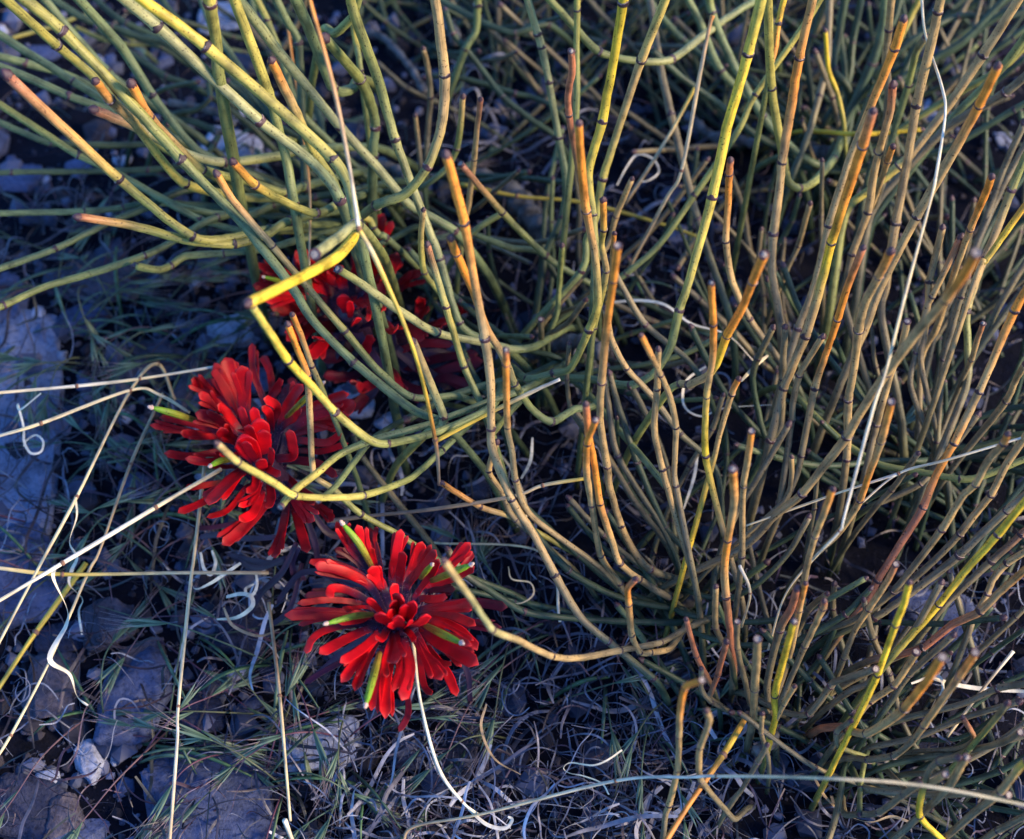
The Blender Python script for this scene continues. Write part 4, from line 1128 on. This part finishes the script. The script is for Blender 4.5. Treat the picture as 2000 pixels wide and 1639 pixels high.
K1 = .24
flower('upper red paintbrush flower, dark and half hidden beneath crossing green stems', 480, 420, K1, 820, 700, .054, [
    (2, 130, 'r', (1000, 480), (1060, 200), (1120, -20)), (1, 90, 'r', (640, 520), (480, 400), (400, 270)), (2, 80, 'r', (600, 540), (440, 380), (480, 290)),
    (2, 70, 'r', (480, 560), (250, 450), (85, 410)), (2, 60, 'r', (480, 590), (260, 535), (95, 500)), (2, 70, 'r', (500, 630), (250, 610), (55, 560)),
    (1, 80, 'r', (560, 680), (350, 650), (150, 695)), (2, 84, 'r', (620, 760), (400, 770), (195, 735)), (1, 120, 'r', (700, 650), (560, 570), (470, 505)),
    (1, 120, 'r', (720, 610), (620, 510), (530, 470)), (1, 90, 'r', (720, 560), (650, 440), (590, 395)), (0, 90, 'r', (790, 580), (760, 480), (720, 420)),
    (1, 130, 'r', (880, 560), (940, 430), (960, 325)), (3, 70, 'd', (890, 480), (900, 280), (910, 180)), (1, 110, 'r', (950, 570), (1040, 440), (1105, 320)),
    (2, 80, 'r', (980, 580), (1080, 520), (1135, 455)), (2, 100, 'd', (1080, 640), (1180, 420), (1235, 295)), (2, 80, 'd', (1180, 700), (1320, 520), (1440, 465)),
    (0, 100, 'r', (960, 660), (1040, 720), (1080, 815)), (1, 80, 'r', (880, 690), (930, 700), (990, 740)), (2, 70, 'd', (1380, 870), (1420, 740), (1410, 660)),
    (2, 70, 'd', (1390, 860), (1440, 810), (1495, 755)), (2, 90, 'd', (1480, 920), (1560, 890), (1645, 860)), (2, 90, 'd', (1300, 880), (1380, 950), (1415, 1020)),
    (3, 92, 'd', (1640, 860), (1700, 790), (1760, 735)), (0, 80, 'r', (1120, 880), (1190, 960), (1235, 910)), (1, 70, 'r', (970, 1120), (995, 1050), (1030, 975)),
    (2, 60, 'd', (1250, 1100), (1450, 1045), (1690, 1050)), (3, 70, 'u', (1400, 1210), (1600, 1160), (1890, 1130)), (3, 80, 'u', (1420, 1320), (1700, 1240), (1930, 1180)),
    (2, 90, 'r', (680, 850), (450, 980), (330, 1015)), (2, 90, 'r', (720, 950), (620, 1060), (515, 1170)), (3, 110, 'u', (900, 1000), (750, 1130), (600, 1130)),
    (3, 82, 'u', (950, 1290), (800, 1330), (625, 1310)), (2, 90, 'd', (1060, 1340), (960, 1410), (890, 1385)), (3, 70, 'u', (1080, 1380), (940, 1500), (850, 1590)),
    (2, 70, 'd', (1180, 1260), (1230, 1350), (1260, 1440)), (2, 90, 'd', (760, 880), (640, 920), (560, 900)), (2, 80, 'r', (640, 700), (480, 820), (380, 900)),
    (3, 90, 'u', (1200, 1330), (1350, 1420), (1520, 1500)), (3, 80, 'u', (1100, 1100), (1300, 1220), (1480, 1240)), (1, 90, 'r', (700, 1000), (640, 1030), (600, 1010)),
    (3, 80, 'u', (1500, 1340), (1650, 1330), (1880, 1400)),
], [(790, 620, 115, 0), (885, 795, 90, 0), (840, 700, 60, 0)], [(40, (330, 560), (250, 530), (150, 505))],
   [(26, .035, .03, (690, 640), (720, 690), (760, 740)), (26, .03, .02, (700, 660), (740, 730), (790, 790)), (24, .03, .022, (760, 640), (770, 690), (800, 730)), (22, .03, .02, (680, 620), (660, 680), (640, 720)),
    (24, .03, .018, (770, 680), (820, 720), (880, 760)), (22, .03, .02, (740, 700), (730, 760), (700, 800)), (18, .025, .012, (800, 700), (850, 690), (900, 700))], 33, 1.12)

# ------------------------------------------------------------------ dry straws
SP = {'s': (.70, .58, .36), 'w': (.82, .76, .62), 'Y': (.62, .44, .06), 'o': (.58, .24, .05), 'k': (.30, .20, .13), 'v': (.36, .31, .05), 'n': (.45, .33, .20)}
NODE = lathe([(-.9, 1.0), (-.4, 1.35), (.3, 1.4), (.9, 1.0)], 8, 'stalk_node', plain_mat('stalk_node', (.20, .10, .06), .5), None, .05, 2)
def straw(label, w, cols, pts, hs, cat='straw'):
    isn = [len(p) > 2 for p in pts]
    a = np.array([p[:2] for p in pts], float)
    L = np.concatenate([[0], np.cumsum(np.linalg.norm(np.diff(a, axis=0), axis=1))]); L /= L[-1]
    hh = np.interp(L, np.linspace(0, 1, len(hs)), hs)
    p3 = [np.array(P(x, y, h)) for (x, y), h in zip(a, hh)]
    o0 = p3[0].copy(); o0[2] = 0
    S, par = catmull([p - o0 for p in p3], 8)
    s = depth(Vector(p3[len(p3) // 2])) / FPX
    r = random.Random(int(a[0][0] * 3 + a[0][1]))
    rr = np.full(len(S), w * .5 * s) * (1 + .1 * np.sin(par * 3 + r.random() * 6)) * np.linspace(1.08, .86, len(S))
    V, F, UV = tube(S, rr, 7, True, r.random() * 5)
    c = np.array([SP[k] for k in cols]); t = np.linspace(0, len(cols) - 1, len(S)); i = np.clip(t.astype(int), 0, max(0, len(cols) - 2)); f = (t - i)[:, None]
    C = c[i] * (1 - f) + c[np.minimum(i + 1, len(cols) - 1)] * f
    o = link('straw', make_mesh('straw', V, F, M_STRAW, np.repeat(C, 7, axis=0), UV), None, o0)
    tag(o, label, cat, 'dry straws')
    T = np.gradient(S, axis=0)
    for k, fl in enumerate(isn):
        if fl:
            q = int(np.argmin(np.abs(par - k)))
            put('stalk_node', NODE, o, S[q], T[q], rr[q], r.random() * 6)
    return o

straw('long orange straw crossing in front of the fanning green stems', 9, 'oonw', [(598, -40), (605, 0), (650, 165), (683, 330), (700, 445, 1)], [.19, .17, .15])
straw('yellow straw bending down over the upper red flower', 9, 'YsYYYonk', [(701, 447, 1), (740, 520), (810, 690), (850, 858, 1), (858, 945, 1)], [.148, .12, .06])
straw('pale straw lying flat from the slab to the middle red flower', 7, 'wswsw', [(-40, 772), (0, 767), (150, 754, 1), (273, 740, 1), (430, 715)], [.05, .045, .04])
straw('pale straw with a bent end arching beside the middle red flower', 7, 'wsss', [(-40, 865), (0, 851), (80, 827, 1), (255, 762, 1), (311, 771), (371, 806)], [.05, .055, .04])
straw('long leaning straw with a kinked top running past two nodes', 7, 'nsss', [(341, 781), (308, 711, 1), (252, 767, 1), (150, 970, 1), (80, 1100), (-20, 1290)], [.01, .055, .05, .03])
straw('thin brownish straw leaning parallel to the kinked straw', 6, 'nnss', [(318, 768), (255, 907, 1), (196, 1072), (171, 1121), (98, 1289), (21, 1436, 1), (-20, 1500)], [.03, .03, .02])
straw('bright pale straw running from the middle red flower to the slab', 9, 'sswws', [(432, 916), (304, 991, 1), (122, 1100, 1), (-30, 1190)], [.045, .05, .055])
straw('horizontal pale straw below the long limestone slab', 8, 'wsYsn', [(-30, 1107), (0, 1110), (122, 1122, 1), (350, 1119), (525, 1119)], [.035, .03, .025])
straw('thin upright straw in front of the large wedge-shaped stone', 7, 'nsswn', [(400, 905), (380, 1079), (371, 1150), (348, 1380, 1), (346, 1450), (330, 1660)], [.03, .035, .03])
straw('thin brown upright straw between the lowest flower and the limestone block', 7, 'nkss', [(525, 1177), (546, 1359, 1), (567, 1604)], [.02, .025, .02])
straw('thin white bending stalk hanging below the lowest red flower', 7, 'nswww', [(805, 1248), (808, 1268), (821, 1370), (856, 1499), (902, 1565, 1), (935, 1592)], [.055, .045, .02])
straw('longest pale straw lying horizontal in front of the low shrubs', 6.5, 'nnswwsss', [(786, 1645), (810, 1614), (940, 1590), (1203, 1525, 1), (1350, 1518), (1400, 1516, 1), (1600, 1520), (1800, 1534), (2040, 1580)], [.01, .04, .10, .10])
straw('short yellow straw with a pale split end beside the grey bark crown', 9, 'YYsw', [(850, 862, 1), (950, 810), (1040, 765), (1094, 741)], [.07, .075, .08])
straw('brown straw with a pale sheathed end in front of the tan stems', 8, 'kkknsY', [(640, 1018), (720, 1008), (842, 995), (1000, 970), (1060, 948, 1), (1140, 935)], [.03, .05, .06])
straw('long white straw weaving between the tall tan stems', 6, 'wswssws', [(1797, -40), (1800, 0), (1808, 70), (1839, 168), (1846, 224), (1828, 343), (1818, 390), (1772, 560), (1730, 725), (1705, 800), (1650, 1005), (1640, 1037, 1), (1587, 1093)], [.10, .135, .14, .13, .09])
straw('thin pale straw slanting across the tan thicket to a sharp kink', 5, 'wsws', [(2040, 842), (1850, 898), (1755, 925, 1), (1680, 985)], [.09, .08, .06])
straw('thin straw running from the sharp kink down behind the shoots', 5, 'wsss', [(1755, 925, 1), (1640, 962), (1560, 990), (1457, 1027)], [.075, .06, .05])
straw('slender orange straw standing behind the tall yellow-green stem', 8, 'onsn', [(1392, 30), (1385, 55), (1366, 150), (1331, 333, 1), (1300, 390), (1228, 525)], [.11, .08, .03])
straw('short straw beside the slender orange straw', 7, 'Ysn', [(1357, 172), (1300, 276), (1220, 400)], [.07, .05, .03])
straw('thick orange straw leaning on the low shrub beside the white litter', 12, 'oYooo', [(1460, 1396, 1), (1412, 1475, 1), (1340, 1580), (1290, 1660)], [.03, .045, .05])
straw('pale tan straw leaning behind the low sprawling shrub', 7, 'wns', [(1979, 1272), (1920, 1345), (1850, 1439)], [.03, .025, .02])
straw('olive yellow stalk lying under the pale straws', 10, 'vYvv', [(168, 1100), (70, 1235, 1), (10, 1325), (-30, 1385)], [.012, .012, .01])
straw('thin orange straw between the upper flower and the fanning stems', 5, 'oos', [(560, 40), (590, 250), (605, 375), (604, 520)], [.06, .06, .055])
straw('yellow thin stalk lying across the dark gap behind the tan stems', 8, 'YYvv', [(900, 360), (1010, 383, 1), (1140, 396), (1300, 440), (1380, 470)], [.02, .025, .02])
straw('thin pale stalk with a fork beside the orange tipped stem', 5, 'wss', [(1094, 1215), (1060, 1080), (842, 1060)], [.012, .02, .012])
straw('short pointed pale straw rising from the curled litter', 9, 'wns', [(556, 1602), (575, 1650), (600, 1690)], [.03, .02, .01])
straw('thin white straw between the low tan shoots', 6, 'wss', [(1445, 1105), (1465, 1158, 1), (1448, 1225)], [.06, .05, .03])
straw('pale thin straw curving behind the tan shoots beside the large gap', 5, 'sss', [(1600, 1079), (1535, 1160), (1500, 1270)], [.05, .04, .03])

# ------------------------------------------------------------------ curled ribbons one can pick out
def curl(label, w, colr, pts, hs, twist=0.0, t0=0.0):
    a = np.array(pts, float)
    L = np.linspace(0, 1, len(a)); hh = np.interp(L, np.linspace(0, 1, len(hs)), hs)
    p3 = [np.array(P(x, y, h)) for (x, y), h in zip(a, hh)]
    o0 = p3[0].copy(); o0[2] = 0
    V, F, t = ribbon([p - o0 for p in p3], w * .8 * depth(Vector(p3[0])) / FPX, twist, t0, 8)
    o = link('grass_ribbon', make_mesh('grass_ribbon', V, F, M_STRAW, np.tile(np.array(SP[colr]), (len(V), 1)), np.stack([t * 0, t * .05], 1), None, False), None, o0)
    tag(o, label, 'dry grass', 'curled dry grass ribbons')
curl('white twisted ribbon of grass hanging from the crossing straws', 13, 'w', [(108, 1105), (105, 1131), (130, 1187), (130, 1220), (97, 1286), (136, 1317), (150, 1359), (171, 1378)], [.05, .03, .012], 5.5, .2)
curl('pale wavy ribbon hanging from the kinked leaning straw', 9, 'w', [(147, 970), (150, 1009), (136, 1058), (150, 1089), (140, 1114), (136, 1142), (161, 1170), (154, 1195), (160, 1240)], [.045, .02, .008], 6, .5)
curl('small looped tendril of dry grass on the limestone slab', 6, 'w', [(80, 768), (40, 800), (35, 790), (46, 834), (47, 862), (60, 885), (80, 882), (84, 862), (70, 850), (52, 860), (46, 872)], [.045, .03, .03, .028])
curl('white grass ribbon looping beside the middle flower leaves', 9, 'w', [(392, 1079), (398, 1110), (412, 1122), (421, 1100), (414, 1075)], [.02, .015])
curl('broad white ribbon folded over the dark rounded stone', 13, 'w', [(442, 1166), (470, 1160), (490, 1165), (492, 1185), (463, 1206), (424, 1210)], [.02, .024, .014], .8, .3)
curl('bluish grass ribbon arching under the dark purple leaves', 8, 'n', [(437, 1187), (455, 1222), (504, 1242), (546, 1229)], [.02, .014], .6)
curl('tiny grass loop beside the dark purple leaves', 8, 'w', [(500, 1120), (502, 1142), (495, 1160), (483, 1163), (480, 1150), (496, 1141)], [.02, .018])
curl('pale ribbon with a knotted fold near the thin upright straw', 10, 'w', [(470, 1100), (440, 1120), (410, 1140), (380, 1150), (372, 1120)], [.024, .02], 2)
curl('white folded ribbon shaped like a hairpin above the longest straw', 11, 'w', [(1215, 1465), (1186, 1485), (1157, 1495), (1115, 1490), (1101, 1500), (1112, 1510), (1140, 1516), (1175, 1530), (1189, 1552)], [.035, .03, .02], 1.2, .9)
curl('grey ribbon curving around the dark stones below the round flower', 7, 'n', [(950, 1375), (940, 1422), (965, 1481), (1017, 1513)], [.012, .012], 1)
curl('thin hooked tendril beside the round flower', 4, 's', [(993, 1107), (1000, 1131), (1035, 1138), (1042, 1160), (1021, 1177), (986, 1180)], [.02, .02])
curl('long white ribbon arching behind the orange tipped stems', 9, 'w', [(1200, 590), (1250, 587), (1300, 596), (1350, 632), (1422, 655), (1478, 712)], [.03, .035, .03], 1)
curl('white grass hoop around the base of the yellow tan stem', 7, 'w', [(1378, 716), (1340, 745), (1336, 792), (1370, 813), (1415, 797), (1517, 790)], [.03, .03], 1)
curl('narrow white blade hanging behind the tan stems', 8, 'w', [(1363, 876), (1356, 930), (1335, 995)], [.03, .02], .5)
curl('pale curved blade pointing at an orange stem tip', 9, 's', [(1500, 694), (1475, 715), (1447, 745)], [.05, .05], .3)
curl('fine ring of grass between two upright green stems', 5, 'w', [(1205, 362), (1225, 325), (1245, 302), (1275, 310), (1287, 335), (1268, 352), (1250, 355)], [.03, .03])
curl('white curl at the foot of the thin bending stalk', 10, 'w', [(915, 1580), (950, 1610), (985, 1618), (1000, 1602), (992, 1595)], [.02, .022], .6)
curl('whitish broad blade lying behind the low sprawling shrub', 11, 'w', [(1810, 1322), (1880, 1340), (1940, 1347), (2030, 1352)], [.015, .012], .3)
curl('pale hooked blade under the low sprawling shrub', 8, 'w', [(1780, 1335), (1830, 1320), (1842, 1342), (1835, 1360)], [.02, .016], .5)
curl('wavy bluish ribbon on the soil below the longest straw', 10, 'n', [(1590, 1518), (1615, 1560), (1655, 1592), (1700, 1606), (1740, 1595), (1775, 1605)], [.012, .012], 3)
curl('looped pale blade between bark crown and arching straw', 7, 's', [(980, 890), (1010, 935), (1030, 1000), (1010, 1030)], [.02, .015], 1)
curl('upright narrow pale blade among dark litter under the tan stems', 8, 'w', [(1040, 855), (1036, 900), (1018, 935)], [.035, .02], .4)

# ------------------------------------------------------------------ litter: one mass nobody could count
rl = random.Random(17)
def litter(mbx, x, y, pal, lmin, lmax, wmin, wmax, curlk, hmax):
    p = P(x, y, 0); p = Vector((p.x, p.y, rl.uniform(.001, hmax)))
    a = rl.uniform(0, 6.28); kap = rl.gauss(0, curlk); ln = rl.uniform(lmin, lmax)
    m = 7; pts = []
    ph = rl.uniform(0, 6)
    for i in range(m):
        pts.append(np.array((p.x, p.y, max(.0008, p.z + .003 * math.sin(ph + i * 1.1)))))
        p = p + Vector((math.cos(a), math.sin(a), 0)) * ln / m
        a += kap / m + rl.gauss(0, .15)
    V, F, t = ribbon(pts, rl.uniform(wmin, wmax), rl.uniform(-1.6, 1.6), rl.choice((0, 0, 1.2)) + rl.uniform(-.5, .5), 3, .05)
    mbx.add(V, F, np.array(rl.choice(pal)) * rl.uniform(.6, 1.1), np.stack([t * 0, t * .05], 1))
PALE = [(.44, .47, .60), (.30, .31, .40), (.18, .18, .25), (.42, .44, .54), (.13, .13, .19)]  # straw litter with the sky's blue light put into its colour
DIM = [(.22, .24, .34), (.11, .115, .17), (.07, .07, .11), (.15, .16, .24), (.34, .36, .46)]  # pale litter darkened in colour to stand for shade, mostly under shrubs
DARK = [(.055, .035, .07), (.07, .06, .09), (.03, .027, .045), (.045, .055, .065), (.10, .10, .15)]
mb = MB()
for (x0, x1, y0, y1, n, pal) in [(640, 1430, 1470, 1680, 130, PALE), (620, 1420, 1530, 1680, 120, PALE), (880, 1480, 600, 1350, 130, DIM), (1380, 2050, 1120, 1680, 110, DIM), (880, 1130, 0, 330, 80, DIM),
                                 (370, 600, 1040, 1260, 45, PALE), (700, 1000, 850, 1030, 40, PALE), (1050, 1400, 300, 640, 40, DIM), (960, 1300, 1280, 1480, 60, DIM), (600, 1000, 1420, 1600, 40, DIM)]:
    for i in range(int(n * .5)):
        litter(mb, rl.uniform(x0, x1), rl.uniform(y0, y1), pal, .012, .045, .0004, rl.choice((.0009, .0012, .0019)), rl.choice((.4, 1.2, 3.4)), .012)
for (x0, x1, y0, y1, n) in [(-50, 900, -50, 1700, 520), (900, 2050, -50, 1700, 700), (-800, -40, -300, 2100, 420), (-300, 2500, 1690, 2150, 420), (2040, 2800, -300, 2100, 260)]:
    for i in range(n):
        litter(mb, rl.uniform(x0, x1), rl.uniform(y0, y1), DARK, .012, .045, .0003, .0012, .6, .008)
FINEL = [(.12, .14, .23), (.06, .07, .12), (.22, .25, .36), (.04, .045, .08), (.08, .055, .10)]  # thin litter tinted sky-blue, dark to deepen the shade on the ground
for (x0, x1, y0, y1, n) in [(560, 1450, 1330, 1690, 420), (-40, 900, 1050, 1690, 260), (880, 1500, 560, 1350, 260), (1400, 2050, 1150, 1690, 200), (850, 1500, 0, 560, 220), (-40, 520, 380, 1060, 160)]:
    for i in range(n):
        litter(mb, rl.uniform(x0, x1), rl.uniform(y0, y1), FINEL, .010, .035, .00022, .0007, rl.choice((1.0, 2.6, 4.2)), .010)
lo = link('dry_litter', mb.mesh('dry_litter', M_STRAW, False))
tag(lo, 'curled pale and dark dead grass littering the soil', 'litter', None, 'stuff')

# ------------------------------------------------------------------ cheatgrass sprigs
def spikelet(seed):
    r = random.Random(seed)
    mbx = MB()
    for k in range(3):
        a = (k - 1) * .09
        d = np.array((math.sin(a), math.cos(a), r.uniform(-.05, .05)))
        ln = r.uniform(.0085, .0120)
        pts = [d * q * ln for q in (0, .35, .7, 1)]
        V, F, t, _, _ = strap(pts, .00085, .45, .1, lambda q: max(.06, math.sin(math.pi * min(1, q * .92 + .06))), up=(0, 0, 1), n=3, roundtip=False)
        g1, g2 = np.array((.045, .110, .060)), np.array((.20, .27, .20))
        tv = np.clip(t, 0, 1)[:, None]
        mbx.add(V, F, g1 * (1 - tv) + g2 * tv if k != 1 else g1 * (1 - tv * .3) + np.array((.12, .05, .09)) * tv * .3)
        for j in range(2):                         # awns
            b = d * ln * (.75 + .2 * j); e = d * .009 + np.array((r.uniform(-.0018, .0018), 0, r.uniform(-.001, .002)))
            S = np.array([b, b + e * .5, b + e]); V, F, UV = tube(S, [.00010, .00007, .00003], 3)
            mbx.add(V, F, (.30, .24, .28))
    return mbx.mesh('spikelet', M_GRASS)
SPK = [spikelet(s) for s in range(4)]
CL = [(60, 500, 5), (120, 560, 5), (250, 590, 7), (200, 660, 8), (330, 650, 5), (150, 750, 3), (260, 800, 6), (300, 900, 8), (330, 1020, 8), (380, 1110, 6), (150, 1150, 4), (110, 960, 3),
      (560, 1260, 5), (600, 1330, 4), (330, 1250, 3), (280, 1400, 5), (340, 1480, 4), (480, 1450, 6), (560, 1520, 5), (140, 1430, 3), (960, 1330, 5), (1020, 1250, 4), (1060, 1190, 3),
      (980, 1400, 4), (700, 1500, 5), (1270, 1430, 6), (1250, 1330, 3), (600, 420, 2), (730, 520, 4), (420, 290, 3), (700, 1420, 3), (450, 960, 3), (40, 640, 3), (560, 650, 2), (1250, 560, 2), (1600, 900, 2)]
WHERE = {}
rg = random.Random(23)
for (x, y, n) in CL:
    for i in range((n * 4 + 3) // 5):
        gx, gy = x + rg.uniform(-75, 75), y + rg.uniform(-60, 60)
        b = P(gx, gy, 0)
        b = Vector((b.x, b.y, gh(b.x, b.y)))
        root = empty('cheatgrass_sprig', b)
        tag(root, 'wispy cheatgrass sprig with pointed spikelets growing near the %s' % beside(gx, gy), 'grass', 'cheatgrass sprigs')
        a = rg.choice((rg.gauss(.5, .6), rg.gauss(3.9, .7), rg.uniform(0, 6.28)))
        ln = rg.uniform(.030, .058); hz = rg.uniform(.006, .022)
        hd = np.array((math.cos(a), math.sin(a), 0)); sd2 = np.array((-hd[1], hd[0], 0)); bend = rg.uniform(-.35, .35)
        pts = [hd * ln * q + sd2 * bend * ln * q * q + np.array((0, 0, hz * math.sin(min(1, q * 1.15) * 2.6) + .001)) for q in (0, .25, .5, .75, 1)]
        S, par = catmull(pts, 5)
        V, F, UV = tube(S, np.linspace(.00036, .00016, len(S)), 5)
        cc = np.array(rg.choice([(.12, .05, .09), (.10, .12, .07), (.14, .08, .10), (.07, .12, .08)]))
        link('culm', make_mesh('culm', V, F, M_GRASS, np.tile(cc, (len(V), 1)), UV), root)
        T = np.gradient(S, axis=0)
        for k in range(rg.randint(2, 4)):
            q = min(len(S) - 1, int(len(S) * rg.uniform(.45, 1.0)))
            d = Vector(T[q]).normalized()
            d = Vector((d.x + rg.uniform(-.35, .35), d.y + rg.uniform(-.35, .35), d.z + rg.uniform(-.35, .25))).normalized()
            o = link('spikelet', SPK[rg.randrange(4)], root)
            s = rg.uniform(.75, 1.25)
            o.matrix_local = Matrix.Translation(S[q]) @ d.to_track_quat('Y', 'Z').to_matrix().to_4x4() @ Matrix.Rotation(rg.uniform(-.6, .6), 4, 'Y') @ Matrix.Diagonal((s, s, s, 1))
        if rg.random() < .6:                       # a leaf blade
            a2 = a + rg.uniform(-.9, .9); l2 = rg.uniform(.02, .04)
            h2 = np.array((math.cos(a2), math.sin(a2), 0))
            pts = [h2 * l2 * q + np.array((0, 0, .012 * math.sin(q * 2.4) + .001)) for q in (0, .33, .66, 1)]
            V, F, t = ribbon(pts, rg.uniform(.0008, .0015), rg.uniform(-1, 1), 0, 4, .08)
            link('leaf_blade', make_mesh('leaf_blade', V, F, M_GRASS, np.tile(np.array(rg.choice([(.06, .14, .07), (.10, .17, .11), (.05, .10, .07)])), (len(V), 1)), np.stack([t * 0, t * .05], 1)), root)
